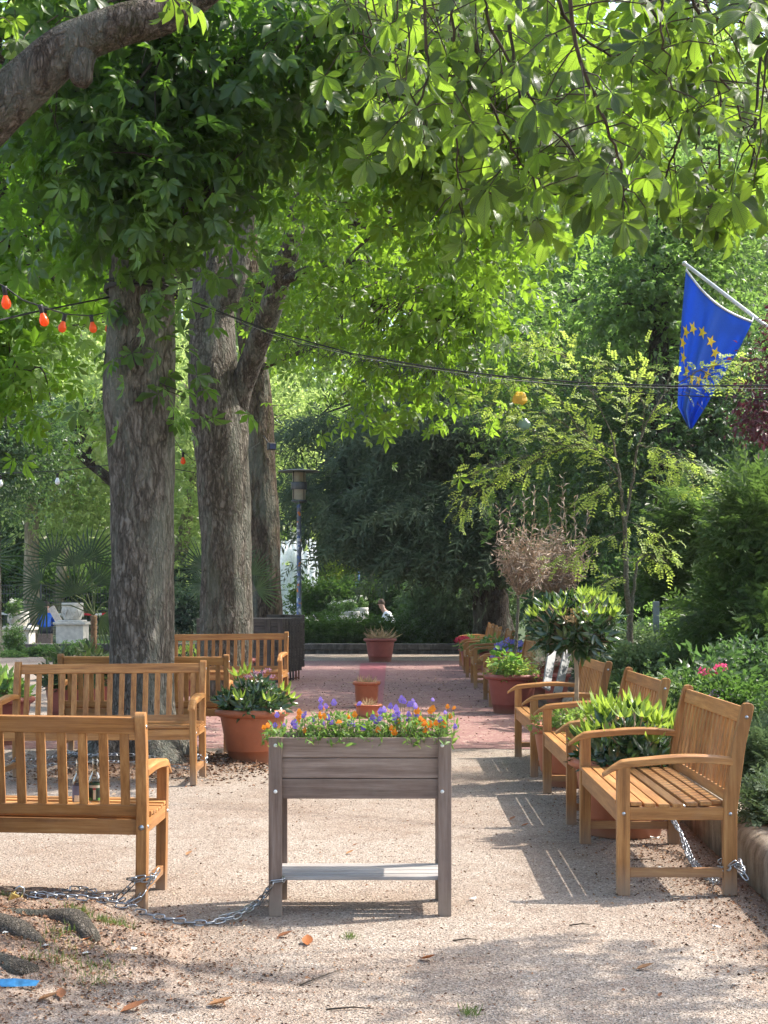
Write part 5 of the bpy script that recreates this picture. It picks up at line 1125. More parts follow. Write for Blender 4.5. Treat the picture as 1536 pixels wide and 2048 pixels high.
bgtree("broadleaf_tree", "mid green tree directly behind the locust sapling", 1240, 25, .2, [pb(1150,760,25,120,70,1.4), pb(1260,720,25,110,70,1.4), pb(1050,700,26,80,60,1.2), pb(1230,930,24,90,90,1), pb(1150,1030,24,90,50,1)], 6000, .10, BGM, top=620)
bgtree("broadleaf_tree", "tall tree whose crown closes the top centre of the picture", 900, 48, .35, [pb(900,200,47,250,200,4), pb(650,120,48,200,150,4), pb(800,450,47,250,150,4), pb(1050,60,47,120,60,3), pb(600,600,47,120,150,3)], 9000, .19, BGL, top=250)
q = P(1335, 900, 20.5); tt_, ff, cc_ = rough_tube([P(1335, 1240, 20.5), P(1335, 1000, 20.5), P(1328, 850, 20.6), P(1318, 700, 20.8), P(1322, 520, 21), P(1325, 420, 21)], [.2, .19, .17, .15, .12, .08], 28, 80, .03, None, 77)
te = empty("dark_tree", (q[0], 20.5, 0), "thick dark trunk just behind the lower tip of the flag", "tree", "trees in the park behind"); link("trunk", npmesh("trunk", tt_, ff), BARKD, te, True, 0, True)
d, c = foliage([pb(1340,560,20.8,70,60,.6), pb(1400,450,21,90,50,.8), pb(1260,600,21,60,50,.6), pb(1330,700,20.9,60,30,.4)], 1500, .13, TUFTS, 9, .4, .3); put_foliage("crown", d, BGM, te); twig_mesh("branches", list(cc_[40:]), c[:60], TWIG, te, .02, .05, 5)
# the big drooping yew
ty = empty("yew_tree", (2.1, 35, 0), "huge dark yew with drooping needle branches filling the middle of the picture", "tree"); v, f, cy_ = rough_tube([(2.6, 35, 0), (2.5, 35, 3), (2.4, 35, 6), (2.3, 35, 8.5)], [.45, .38, .25, .1], 28, 60, .05, (1.2, .2, 5), 5); link("trunk", npmesh("trunk", v, f), BARKD, ty, True, 0, True)
yb = [pb(900,860,33.5,190,110,2.0), pb(770,900,35,110,90,1.4), pb(1050,900,33.5,150,120,1.8), pb(900,1010,32.5,190,70,1.2), pb(1060,1040,32.5,130,60,1.2), pb(740,1010,34,100,60,.8), pb(690,1080,34.5,55,30,.7), pb(870,1090,32.2,110,35,.7), pb(980,760,34,110,70,1.5), pb(660,960,35,50,50,.6), pb(1150,960,33.5,70,80,1), pb(1000,1110,32.3,70,25,.6), pb(660,850,35.5,50,50,.6)]
yb += [pb(1130,820,34,80,80,1.2,4), pb(880,760,35,90,60,1.2,4)]
c, d = blobs_sample(yb, 420, .6); parts = []
for k in range(2):
    m = 6500; idx = rng.integers(0, len(c), m); off = rng.normal(size=(m, 3)) * np.array([.55, .40, .09]); pos = c[idx] + off; pos[:, 2] -= np.abs(off[:, 0]) ** 1.5 * .45
    X = unit(off) * .75 + d[idx] * .4 + rng.normal(size=(m, 3)) * .25; X[:, 2] -= .45; parts.append(inst(YEW[k], pos, X, rng.normal(size=(m, 3)) * .4 + np.array([.2, -.5, .6]), rng.uniform(.25, .55, m)))
# hanging fringes along the lower edge
m = 3500; px = rng.uniform(640, 1180, m); ed = np.interp(px, [640, 720, 850, 950, 1050, 1180], [1085, 1120, 1135, 1150, 1140, 1090]) - rng.random(m) * 70; pos = np.array([P(a, b_, 32.2 + rng.random() * 1.5) for a, b_ in zip(px, ed)]); X = rng.normal(size=(m, 3)) * .25; X[:, 2] -= 1
parts.append(inst(YEW[1], pos, X, rnd_dir(m), rng.uniform(.18, .36, m)))
put_foliage("crown", merge(parts), YEWM, ty); twig_mesh("branches", cy_, c[:160], BARKD, ty, .02, .12, 5, 9)

# left background
for (px, Z_, tr, blobs, n, mat, lab, top, lean) in [
    (62, 46, .24, [pb(60,760,45,120,90,2), pb(180,900,46,110,90,2), pb(150,1010,47,90,60,1.5), pb(-20,880,44,80,100,2)], 4500, PALE, "mottled plane tree with a straight pale trunk at the far left", 700, .1),
    (113, 56, .22, [pb(180,820,56,120,100,2.5), pb(150,950,57,100,80,2), pb(250,700,57,120,110,2.5)], 4200, PALE, "second mottled plane tree, seen between the palm's fans", 900, .8),
    (345, 50, .26, [pb(370,900,49,60,120,1.5), pb(380,1050,50,60,80,1.5), pb(560,900,52,80,150,2), pb(330,760,51,120,80,2)], 4200, PALE, "plane tree with grey limbs between the thickest and forked trunks", 860, 1.0),
    (700, 62, .27, [pb(680,900,62,140,130,3), pb(600,1000,62,70,60,2), pb(640,1090,61,80,50,2), pb(820,1130,60,90,40,2)], 6000, BGL, "tree with a pale furrowed trunk right of the fountain", 900, 0),
    (737, 57, .27, [pb(760,1000,60,160,110,3), pb(900,1090,60,140,60,3)], 4500, BGY, "tree with a brown flaring trunk beside the small blue sign", 1000, -.1)]:
    bgtree("plane_tree" if mat is PALE else "park_tree", lab, px, Z_, tr, blobs, n, .175, mat, PLANE if px != 737 else BARK, top, lean, spread=.7, twigs=45)
for pts, r_, lab_, par in [([P(215, 955, 40), P(190, 935, 40), P(150, 900, 40), P(118, 868, 40)], [.14, .13, .12, .10], "", 0)]:
    te = empty("leaning_tree", P(215, 955, 40) * np.array([1, 1, 0]), "dark bare limb slanting up to the left beyond the thickest trunk", "tree", "trees in the park behind")
    v, f, cq = rough_tube([P(262, 1270, 40), P(255, 1100, 40), P(240, 980, 40)] + pts, [.2, .19, .17] + r_, 20, 60, .03, None, 8); link("trunk", npmesh("trunk", v, f), BARKD, te, True, 0, True)
    d, c = foliage([pb(130, 840, 40, 40, 25, .6), pb(230, 800, 40, 60, 50, 1)], 700, .2, TUFTS, 9, .5, .3); put_foliage("crown", d, PALE, te); twig_mesh("branches", list(cq[30:]), c[:20], BARKD, te, .02)
bgtree("dark_bush_tree", "bluish dark tree at the left edge behind the fan palm", -10, 36, .15, [pb(10,870,36,80,60,1.2), pb(0,950,36,40,30,1), pb(60,890,37,40,40,1)], 3000, .11, BGD, top=800)
te = empty("pale_tree", P(180, 730, 75) * np.array([1, 1, 0]), "pale misty tree crown far behind the orange bulbs", "tree", "trees in the park behind"); d, c = foliage([pb(180,720,75,110,90,3), pb(130,800,75,100,70,3), pb(300,800,75,100,90,3)], 3200, .22, TUFTS, 9, .8, .2); put_foliage("crown", d, BGL, te)
v, f, cq = rough_tube([P(245, 1250, 75), P(250, 900, 75), P(250, 660, 75)], [.3, .25, .2], 16, 30, .02); link("trunk", npmesh("trunk", v, f), PLANE, te, True, 0, True)

# far wood closing the view: one mass
m = 12000; x = rng.uniform(-46, 46, m); y = rng.uniform(88, 112, m); z = rng.random(m) ** .9 * 40 * (1 - .08 * np.abs(np.sin(x * .35)))
keep = np.ones(m, bool); px_ = CX + x / y * F; py_ = HZ - (z - EYE) / y * F
for (a, b_, ra) in ((1240, 15, 75), (1500, 30, 60), (610, 90, 30), (540, 80, 25), (20, 10, 35), (1090, 250, 10)): keep &= ((px_ - a) ** 2 + (py_ - b_) ** 2 * 1.6) > ra ** 2
p = np.stack([x, y, z], -1)[keep]; X = rnd_dir(len(p)); X[:, 2] -= .4; Nn = rng.normal(size=(len(p), 3)) * .5 + np.array([.3, -.3, .9])
v, f, u = merge([inst(TUFTS[k], p[k::3], X[k::3], Nn[k::3], rng.uniform(.8, 1.5, len(p[k::3]))) for k in range(3)])
tag(link("far_woods", npmesh("far_woods", v, f), PALE, None, False), kind='stuff')
sheet_ = MB(); sheet_.box(-70, 70, 118, 119, 0, 6); tag(sheet_.build("wooded_hill", BGD, None), kind='structure')

# ================================================================== hedges and shrubs
def shrub(name, label, cat, blobs, n, size, mat, tm=None, group=None, base=None, spread=.18, per=9, flowers=None, down=.1, stemm=TWIG, nst=14, shell=.5, cr="foliage", upn=1.0):
    C0 = np.mean([b_[0] for b_ in blobs], axis=0); z0 = base if base is not None else 0
    t = empty(name, (C0[0], C0[1], z0), label, cat, group); d, c = foliage(blobs, n, size, tm or TUFTS, per, spread, down, shell, .3, upn); put_foliage(cr, d, mat, t)
    if nst:
        b = MB()
        for k in range(nst):
            q = c[k % len(c)]; a = np.array([C0[0] + rng.normal() * .06 + (q[0] - C0[0]) * .25, C0[1] + rng.normal() * .05, z0]); mdl = (a + q) / 2 + rng.normal(size=3) * .04
            b.tube([a, mdl, q], [.012, .009, .004], 5)
        b.build("stems", stemm, t, True, 0, True)
    if flowers:
        fn_, fm, fs, fblobs = flowers; pp, dd = blobs_sample(fblobs, fn_, .3); fl_ = flower_head(pp, dd, fs); put_foliage("flowers", fl_, fm, t)
    return t
def flower_head(pp, dd, s):                                  # ball of small petals
    parts = []; m = len(pp); tm = join_t([blade(.5, .45, 1, .1, .1)])
    for k in range(22):
        o_ = rnd_dir(m); o_[:, 2] = np.abs(o_[:, 2]) * .8; parts.append(inst(tm, pp + o_ * s * .5, rnd_dir(m), o_, s * .55))
    return merge(parts)
hb = [pb(x, 1268, 38.6, 34, 17, .55) for x in range(590, 980, 34)] + [pb(x, 1240 + 5 * math.sin(x), 40, 40, 24, .5) for x in range(840, 980, 40)]
PINKF = leaf_mat("pink_petals", (.50,.03,.12), (.75,.10,.26), (.8,.1,.25), .3); REDF = leaf_mat("red_petals", (.38,.015,.045), (.6,.04,.10), (.6,.05,.1), .3); BLUF = leaf_mat("blue_petals", (.16,.15,.55), (.36,.30,.75), (.3,.3,.8), .3)
LILF = leaf_mat("lilac_petals", (.32,.17,.42), (.55,.38,.62), (.5,.3,.6), .3); WHIF = leaf_mat("white_petals", (.65,.65,.55), (.85,.85,.78), (.8,.8,.7), .3); CREF = leaf_mat("faded_cream_petals", (.42,.27,.12), (.68,.50,.28), (.6,.4,.2), .3)
shrub("clipped_hedge", "dark low hedge just behind the far stone wall", "hedge", hb, 15000, .075, HEDGEM, None, None, .1, .16, 9, (26, WHIF, .05, hb[-6:] + hb[:3]), nst=20)
shrub("shrub", "dark green shrub behind the three stone urns", "shrub", [pb(x, 1198, 47, 40, 22, .6) for x in range(620, 800, 32)], 5500, .10, HEDGEM, None, "shrubs in the park", .1, .2)
shrub("shrub", "round dark bush beside the sitting person in white", "shrub", [pb(815,1190,47,45,35,.7), pb(860,1200,46,45,35,.7)], 3500, .10, BGD, None, "shrubs in the park", .1, .2)
shrub("shrub", "tall grey green shrub at the right end of the dark far wall", "shrub", [pb(880,1210,39,60,60,.8), pb(940,1180,38,60,60,.8), pb(860,1260,38.5,60,30,.5), pb(990,1200,37.5,50,50,.7)], 8000, .10, leaf_mat("grey_green_leaf", (.07,.12,.06), (.18,.25,.14), (.2,.34,.1), .35), None, "shrubs in the park", .1, .2)
shrub("shrub", "sunny yellow green bush under the yew's hanging branches", "shrub", [pb(800,1150,64,80,30,1.0), pb(640,1150,64,40,40,1), pb(900,1145,64,60,30,1)], 3500, .2, BGY, None, "shrubs in the park", .1, .3)
shrub("shrub", "dense green shrub at the far left behind the mesh fence", "shrub", [pb(10,1180,56,60,60,1), pb(90,1200,57,80,50,1), pb(200,1190,57,80,60,1), pb(20,1080,57,60,60,1)], 5500, .2, HEDGEM, None, "shrubs in the park", 0, .3)
shrub("shrub", "round bluish bush between the thickest and forked trunks", "shrub", [pb(385,1170,50,50,50,.8), pb(370,1220,48,50,30,.7)], 3500, .12, leaf_mat("blue_green_leaf", (.035,.065,.045), (.075,.12,.085), (.1,.18,.08), .3), None, "shrubs in the park", 0, .2)
IVY = leaf_mat("ivy_leaf", (.05,.11,.03), (.13,.22,.07), (.2,.36,.08), .35)
iv = [pb(100,1306,35.5,45,5,.8), pb(170,1298,37,50,6,1.2), pb(70,1308,35.2,30,4,.4), pb(230,1296,38,50,6,1), pb(20,1314,34.6,30,3,.3)]; d, c = foliage([(b_[0], b_[1], b_[2]) for b_ in iv], 3600, .065, TUFTS, 9, .05, .1); v, f, u = d; v[:, 2] = np.maximum(v[:, 2], .01); tag(link("ivy_ground_cover", npmesh("ivy_ground_cover", v, f), IVY, None, False), kind='stuff')
shrub("ivy", "ivy climbing the front of the white pedestal at the left edge", "ivy", [pb(28,1278,35.25,20,18,.10), pb(34,1262,35.25,14,10,.08), pb(22,1296,35.2,20,10,.1)], 380, .065, IVY, None, None, 0, .06, 7, nst=5)
for px, py, Z_, nm, lab in ((30, 1207, 36.4, 5, "white flowers growing in the urn at the left edge"), (672, 1212, 41.5, 5, "pale lilies growing in the lowest urn"), (699, 1207, 42.5, 6, "white flowers in the middle urn"), (722, 1200, 44, 8, "white flowers in the highest urn")):
    bl = [pb(px, py + 6, Z_, 13, 7, .15)]; shrub("flowering_plant", lab, "plant", bl, 120, .07, IVY, None, "white flowers in the stone urns", P(px, py + 14, Z_)[2], .05, 6, (nm * 2, WHIF, .09, [pb(px, py - 3, Z_, 14, 5, .12)]), nst=6, stemm=STEM)

# right hand bed
shrub("juniper_bush", "low blue green juniper spilling over the wall at the right edge, nearest of the two", "shrub", [pb(1585,1625,7.5,65,40,.25), pb(1600,1670,7.3,55,40,.2), pb(1540,1620,7.6,30,18,.12)], 2600, .07, JUN, THUJA, "juniper bushes in the bed", .17, .055, 10, down=-.35)
shrub("juniper_bush", "low juniper behind the nearest right bench's backrest, the one farther back", "shrub", [pb(1510,1520,9.2,60,42,.3), pb(1550,1480,9.6,60,45,.3), pb(1470,1545,9.4,28,22,.12)], 3400, .08, JUN, THUJA, "juniper bushes in the bed", .17, .06, 10, down=-.3)
shrub("small_leaved_shrub", "small leaved green shrub between the backs of the first two benches", "shrub", [pb(1375,1450,10.2,45,60,.25), pb(1350,1480,10,30,40,.2), pb(1245,1400,12.6,40,40,.3), pb(1340,1400,11.3,60,25,.25)], 3800, .045, leaf_mat("fresh_small_leaf", (.05,.10,.03), (.12,.2,.07), (.18,.3,.07), .35), None, None, .17, .07, 9)
shrub("pink_hydrangea", "hydrangea with bright pink heads behind the nearest right bench", "plant", [pb(1420,1378,10.6,42,20,.2)], 200, .09, BGD, None, None, .17, .08, 7, (11, PINKF, .085, [pb(1425,1345,10.3,28,14,.12)]), nst=8)
shrub("lilac_spirea", "spirea with lilac heads right above the nearest right bench's back", "plant", [pb(1475,1410,9.8,60,25,.2), pb(1400,1395,10.2,40,15,.15)], 700, .05, HEDGEM, None, None, .17, .07, 7, (14, LILF, .045, [pb(1445,1392,9.8,28,8,.1), pb(1384,1378,10.2,10,6,.06)]), nst=8)
shrub("trough_plants", "pale green leafy plants filling the long russet trough", "plant", [pb(1300,1334,13,85,10,.15), pb(1240,1330,13,30,12,.15)], 1300, .05, leaf_mat("variegated_leaf", (.08,.13,.05), (.2,.27,.12), (.25,.36,.12), .35, cc=(.5,.5,.38)), None, None, .5, .07, 8, (30, leaf_mat("yellow_petals", (.55,.45,.1), (.7,.6,.25), (.7,.6,.2), .3), .018, [pb(1300,1322,13,80,16,.15)]), nst=10)
shrub("lilac_bush", "bush with pale lilac flower heads behind the long trough", "shrub", [pb(1330,1290,15.5,60,30,.3), pb(1400,1300,15,50,30,.3)], 2200, .06, BGM, None, None, .17, .1, 8, (24, LILF, .06, [pb(1328,1288,15.2,22,16,.15), pb(1360,1262,15.4,30,14,.15)]), nst=10)
shrub("purple_rhododendron", "tall dark rhododendron with purple flowers behind the dead little trees", "shrub", [pb(1190,1180,23,90,45,.8), pb(1220,1110,23,80,45,.8), pb(1150,1230,22,70,40,.6), pb(1260,1190,22,50,60,.6)], 5200, .11, BGD, None, None, .17, .18, 9, (60, leaf_mat("purple_petals", (.20,.08,.28), (.36,.2,.45), (.4,.2,.45), .3), .10, [pb(1200,1172,22.4,60,16,.4), pb(1145,1180,22.4,20,20,.3)]), nst=12)
shrub("columnar_conifer", "dark upright conifer left of the yellow green bush in the bed", "conifer", [pb(1375,1060,17,35,75,.3), pb(1380,1180,17,50,60,.35), pb(1360,1150,17.4,40,60,.3)], 1900, .22, THM, THUJA, "conifers in the bed", .17, .14, 10, down=-.3)
shrub("columnar_conifer", "tall green conifer against the photo's right edge", "conifer", [pb(1510,1080,13,50,120,.35), pb(1480,1240,13,70,70,.4), pb(1540,1300,12.5,50,60,.35), pb(1430,1270,14,45,50,.3)], 3300, .18, THM, THUJA, "conifers in the bed", .17, .13, 10, down=-.2)
shrub("yellow_green_shrub", "bright yellow green shrub between the two conifers", "shrub", [pb(1425,1085,19.5,45,50,.4), pb(1440,1150,19.5,35,35,.4)], 2200, .09, BGY, None, None, .17, .14, 9)
shrub("dark_undergrowth", "low dark leafy shrub at the back of the bed behind the grey post", "shrub", [pb(1290,1200,19,60,60,.5), pb(1350,1240,17.5,60,40,.4), pb(1240,1270,17.5,60,30,.4), pb(1450,1190,17.5,70,70,.5), pb(1300,1110,20,60,50,.5)], 6000, .09, BGD, None, None, .17, .16, 9)
shrub("bed_perennials", "mixed grey green perennials in the bed behind the third bench", "plant", [pb(1230,1300,15.6,60,22,.4), pb(1300,1310,15,70,15,.4), pb(1200,1260,19,50,25,.4), pb(1490,1385,11,40,14,.3)], 2600, .06, leaf_mat("sage_leaf", (.07,.11,.06), (.15,.21,.12), (.18,.27,.1), .3), None, None, .17, .1, 8)
shrub("green_shrub", "leafy shrub at the left of the big conifer, low in the bed", "shrub", [pb(1500,1350,11,40,18,.3), pb(1420,1305,13.6,40,15,.3)], 1500, .06, BGD, None, None, .17, .1, 8)
shrub("silver_grass", "silvery tuft of fine leaves in a small pot behind the benches", "plant", [pb(1085,1322,17.3,18,20,.1)], 420, .06, leaf_mat("silver_leaf", (.16,.2,.13), (.3,.36,.25), (.3,.36,.2), .25), [join_t([blade(1, .1, 1, .1, .2)])], None, .45, .05, 8, nst=0, down=-.8)

# ---------------- potted plants
def rhodo(label, cen, r, h, z0, n, nyoung, size=.10, name="rhododendron", flowers=None, trunk=None, mats=(RH, RHY), stemmat=None, cat="shrub", low_=-.15, ysize=1.0):
    t = empty(name, (cen[0], cen[1], z0), label, cat); c = np.array([cen[0], cen[1], z0 + (trunk or 0)])
    d = rnd_dir(n); d[:, 2] = np.where(d[:, 2] < low_, -d[:, 2] * .6, d[:, 2]); rr_ = rng.uniform(.55, 1.0, n); tipp = c + d * np.array([r, r, h]) * rr_[:, None]; tipp[:, 2] = np.maximum(tipp[:, 2], z0 + .04)
    ax = d.copy(); ax[:, 2] += .45; parts = [inst(RHODO[k], tipp[k::3], ax[k::3] + rng.normal(size=(len(tipp[k::3]), 3)) * .2, rnd_dir(len(tipp[k::3])), rng.uniform(.8, 1.2, len(tipp[k::3])) * size) for k in range(3)]; put_foliage("leaves", merge(parts), mats[0], t)
    if nyoung:
        dy = rnd_dir(nyoung); dy[:, 2] = np.abs(dy[:, 2]) * .8 + .25; dy = unit(dy); ty_ = c + dy * np.array([r, r, h]) * rng.uniform(.92, 1.12, nyoung)[:, None]; ay = dy * .6 + np.array([0, 0, .9])
        put_foliage("young_leaves", merge([inst(YOUNG[k], ty_[k::2], ay[k::2], rnd_dir(len(ty_[k::2])), rng.uniform(.85, 1.15, len(ty_[k::2])) * size * ysize) for k in range(2)]), mats[1], t); tipp = np.vstack([tipp, ty_])
    b = MB()
    for k in range(0, len(tipp)):
        a = c + np.array([rng.normal() * .03, rng.normal() * .03, -.02 if trunk else 0]); q = tipp[k]; mid = (a + q) / 2 + np.array([0, 0, -.15 * h]) + rng.normal(size=3) * .02; b.tube([a, mid, q], [.008, .006, .004], 5, cap=False)
    if trunk: b.tube([(cen[0], cen[1], z0 - .02), (cen[0] + .01, cen[1], z0 + trunk * .5), (cen[0] - .01, cen[1], z0 + trunk)], [.02, .016, .015], 8)
    b.build("stems", stemmat or DRYSTEM, t, True, 0, True)
    if flowers:
        nf, fm, fs, off = flowers; dd = rnd_dir(nf); dd[:, 2] = np.abs(dd[:, 2]); pp = c + np.array(off) + dd * np.array([r, r, h]) * (.35 if off != (0, 0, 0) else .95); put_foliage("flowers", flower_head(pp, dd, fs), fm, t)
    return t
rhodo("glossy dark rhododendron with a few mauve flowers in the big orange pot", POT_A, .33, .30, .44, 95, 8, .10, flowers=(7, leaf_mat("mauve_petals", (.30,.12,.20), (.5,.28,.38), (.5,.25,.4), .3), .055, (.07, -.1, .25)))
rhodo("rhododendron with glowing yellow green new shoots between the first two benches", (1.42, 8.6), .33, .32, .42, 95, 46, .105, ysize=1.05)
rhodo("lollipop rhododendron on a bare stem with faded cream flowers and yellow green top", (1.42, 10.93), .34, .25, .40, 120, 44, .105, trunk=.76, flowers=(14, CREF, .08, (.0, -.15, .03)), name="standard_rhododendron", cat="small tree", low_=-.95, ysize=.8)
rhodo("leafy shrub in the russet pot behind the left bench slats", (pa[0] + .12, pa[1] + .05), .44, .42, .42, 95, 0, .17, mats=(leaf_mat("narrow_dark_leaf", (.025,.045,.02), (.08,.11,.045), (.12,.18,.05), .3), RHY))
rhodo("narrow leaved plant at the photo's left edge in front of the gravel", (-3.66, 14.0), .30, .30, .42, 50, 6, .14, mats=(BGM, RHY))
rhodo("light green leafy plant in a pot between the two trunks", (-2.80, 20.9), .27, .22, .45, 40, 16, .10)
rhodo("broad leaved green hydrangea without flowers among the far right benches", (1.88, 24.8), .38, .32, .48, 40, 0, .15, name="green_hydrangea", cat="plant", mats=(leaf_mat("hydrangea_leaf", (.05,.10,.03), (.12,.2,.06), (.16,.3,.05), .35), RHY))
rhodo("hydrangea with crimson heads farthest along the right benches", (1.70, 27.8), .32, .28, .42, 30, 0, .14, name="red_hydrangea", cat="plant", mats=(BGM, RHY), flowers=(22, REDF, .11, (-.22, -.15, .12)))
rhodo("hydrangea with violet blue heads between two right benches", (1.84, 21.3), .30, .36, .42, 34, 0, .12, name="blue_hydrangea", cat="plant", mats=(BGM, RHY), flowers=(26, BLUF, .13, (0, 0, 0)))
rhodo("pale leafy shrub behind the farthest right benches", (2.6, 22.6), .3, .3, .55, 40, 8, .11, mats=(BGM, RHY))
rhodo("grey green leafy bush behind the dead little trees in the bed", (3.0, 19.5), .5, .38, .35, 70, 6, .16, mats=(leaf_mat("blue_leaf", (.04,.075,.045), (.10,.15,.09), (.1,.2,.07), .3), RHY))
YELF = leaf_mat("yellow_orange_petals", (.6,.34,.04), (.75,.6,.2), (.8,.5,.1), .3)
shrub("yellow_flowers", "small yellow and cream flowers round the dead little tree's stem", "plant", [((1.54, 17.7, .52), np.array([.27, .27, .06]), 1)], 420, .05, BGL, None, None, .42, .04, 7, (60, YELF, .028, [((1.54, 17.65, .55), np.array([.27, .27, .05]), 1)]), nst=0)
shrub("trailing_vine", "leafy green vine climbing the dead little tree's stem", "plant", [((1.45, 17.55, .66), np.array([.10, .08, .11]), 1), ((1.26, 17.45, .45), np.array([.03, .03, .06]), .2)], 30, .085, leaf_mat("vine_leaf", (.06,.14,.03), (.14,.28,.05), (.25,.5,.05), .4), [join_t([blade(1, .75, 3, .2, .2)])], None, .42, .05, 6, nst=4, stemm=STEM)
shrub("small_flowers", "pinkish white flowers in the lollipop shrub's pot", "plant", [((1.33, 10.8, .47), np.array([.2, .2, .04]), 1)], 260, .035, BGL, None, None, .40, .04, 7, (30, leaf_mat("blush_petals", (.6,.35,.32), (.8,.65,.6), (.8,.5,.5), .3), .028, [((1.3, 10.8, .49), np.array([.22, .2, .04]), 1)]), nst=0)
STRAW = leaf_mat("dry_straw", (.35,.22,.1), (.6,.45,.26), (.5,.35,.2), .2, .7)
def straw(label, c, r, h, n):
    p = np.column_stack([c[0] + rng.normal(size=n) * r * .35, c[1] + rng.normal(size=n) * r * .35, np.full(n, c[2])]); X = (p - np.array(c)) / r * .9 + rng.normal(size=(n, 3)) * .45; X[:, 2] = np.abs(X[:, 2]) + .5
    v, f, u = inst(join_t([blade(1, .06, 3, .1, .5)]), p, X, rnd_dir(n), rng.uniform(.4, 1.1, n) * h); o = link("dried_plant", npmesh("dried_plant", v, f), STRAW, None, False); return tag(o, label, "dead plant", "dried up plants in pots")
straw("dry straw coloured plant in the small orange pot", (sp[0], sp[1] + .12, .29), .14, .13, 150); straw("withered tan plant in the lone russet pot before the far wall", (-.085, 32.1, .45), .26, .36, 130); straw("dry straw in the low bowl behind the planter flowers", (sp2[0], sp2[1], .14), .12, .10, 100)

# pansies and violas in the planter
ORF = leaf_mat("orange_petals", (.62,.13,.01), (.80,.28,.02), (.9,.3,.02), .35, .6); VIO = leaf_mat("violet_petals", (.14,.07,.38), (.30,.20,.62), (.3,.2,.7), .35, .6); YEL = leaf_mat("flower_centre", (.5,.3,.02), (.7,.5,.05), (.6,.4,.02), .2)
PLL = leaf_mat("viola_leaf", (.06,.12,.03), (.16,.27,.07), (.25,.42,.06), .4, .5)
pet = []
for a, s in ((PI/2 + .5, .9), (PI/2 - .5, .9), (PI - .15, .85), (.15, .85), (-PI/2, 1.1)):
    v, f, u = blade(s, .95 * s, 2, .08, .15, a, 0, lambda x: max(.1, math.sin(PI * x ** .75)) ** .6); pet.append((v, f, u))
PAN = join_t(pet)
def viola(label, cx_, cy_, r, h, nl, flo, hf=1.0):
    z0 = .745; t = empty("viola_plant", (cx_, cy_, z0), label, "flower", "violas in the wooden planter")
    m = int(nl * 1.15); base = np.column_stack([cx_ + rng.normal(size=m) * r * .5, cy_ + rng.normal(size=m) * .07, z0 + rng.random(m) ** 1.3 * h]); X = rng.normal(size=(m, 3)); X[:, 2] += .5
    h *= .8; base[:, 2] = z0 + (base[:, 2] - z0) * .72
    put_foliage("leaves", inst(join_t([blade(1, .34, 2, .2, .3)]), base, X, rng.normal(size=(m, 3)) * .5 + np.array([0, 0, 1]), rng.uniform(.018, .042, m)), PLL, t)
    b = MB()
    for k in range(26): q = base[k]; b.tube([(q[0] * .8 + cx_ * .2, q[1], z0), (q[0], q[1], z0 + h * .5), (q[0] + rng.normal() * .012, q[1], max(q[2], z0 + h * .6))], [.0015, .0015, .001], 4, cap=False)
    for nm, mat, k, hh, sz in flo:
        p = np.column_stack([cx_ + rng.uniform(-1, 1, k) * r, cy_ + rng.uniform(-1, .3, k) * .12, z0 + rng.uniform(.35, 1.0, k) * hh]); Nn = rng.normal(size=(k, 3)) * .4 + np.array([-.2, -1, .35]); X = np.cross(Nn, np.array([0, 0, 1.0])) + rng.normal(size=(k, 3)) * .1
        for q in range(k):
            fo_ = put_foliage(nm[:-1], inst(PAN, p[q:q+1], X[q:q+1], Nn[q:q+1], rng.uniform(.7, 1.05) * sz), mat, t)
            ce = inst(join_t([blade(.5, .5, 1, 0, 0, 0, -.25)]), p[q:q+1] + unit(Nn[q:q+1]) * .003, X[q:q+1], Nn[q:q+1], .009)
            co = link("flower_centre", npmesh("flower_centre", ce[0] - np.array(t.location), ce[1], ce[2]), YEL, fo_, False); co.matrix_parent_inverse = fo_.matrix_parent_inverse.inverted() if False else Matrix.Translation(t.location)
        for q in p: b.tube([(q[0] + rng.normal() * .015, cy_, z0), (q[0] + rng.normal() * .01, q[1] + .01, (z0 + q[2]) / 2), q], [.0014, .0013, .001], 4, cap=False)
    b.build("stems", STEM, t, True, 0, True); return t
VP = [("viola clump spilling over the planter's left corner", -.48, 6.50, .05, .10, 110, [("orange_flowers", ORF, 2, .10, .017), ("violet_flowers", VIO, 4, .16, .015)]),
 ("orange and violet viola clump second from the planter's left end", -.33, 6.50, .08, .16, 260, [("orange_flowers", ORF, 9, .16, .019), ("violet_flowers", VIO, 9, .19, .017)]),
 ("bright green viola clump left of the planter's middle", -.19, 6.52, .08, .17, 330, [("orange_flowers", ORF, 4, .15, .018), ("violet_flowers", VIO, 6, .20, .018)]),
 ("sparser viola clump at the middle of the planter", -.08, 6.54, .07, .14, 230, [("violet_flowers", VIO, 5, .19, .019)]),
 ("tall violet flowered clump right of the planter's middle", .03, 6.55, .09, .17, 230, [("violet_flowers", VIO, 17, .23, .019), ("orange_flowers", ORF, 6, .10, .020)]),
 ("viola clump with orange blooms near the planter's right end", .15, 6.50, .07, .15, 240, [("orange_flowers", ORF, 11, .15, .020), ("violet_flowers", VIO, 4, .20, .017)]),
 ("viola clump at the planter's right corner", .26, 6.50, .05, .16, 170, [("orange_flowers", ORF, 9, .16, .018), ("violet_flowers", VIO, 4, .20, .016)])]
for q in VP: viola(*q)

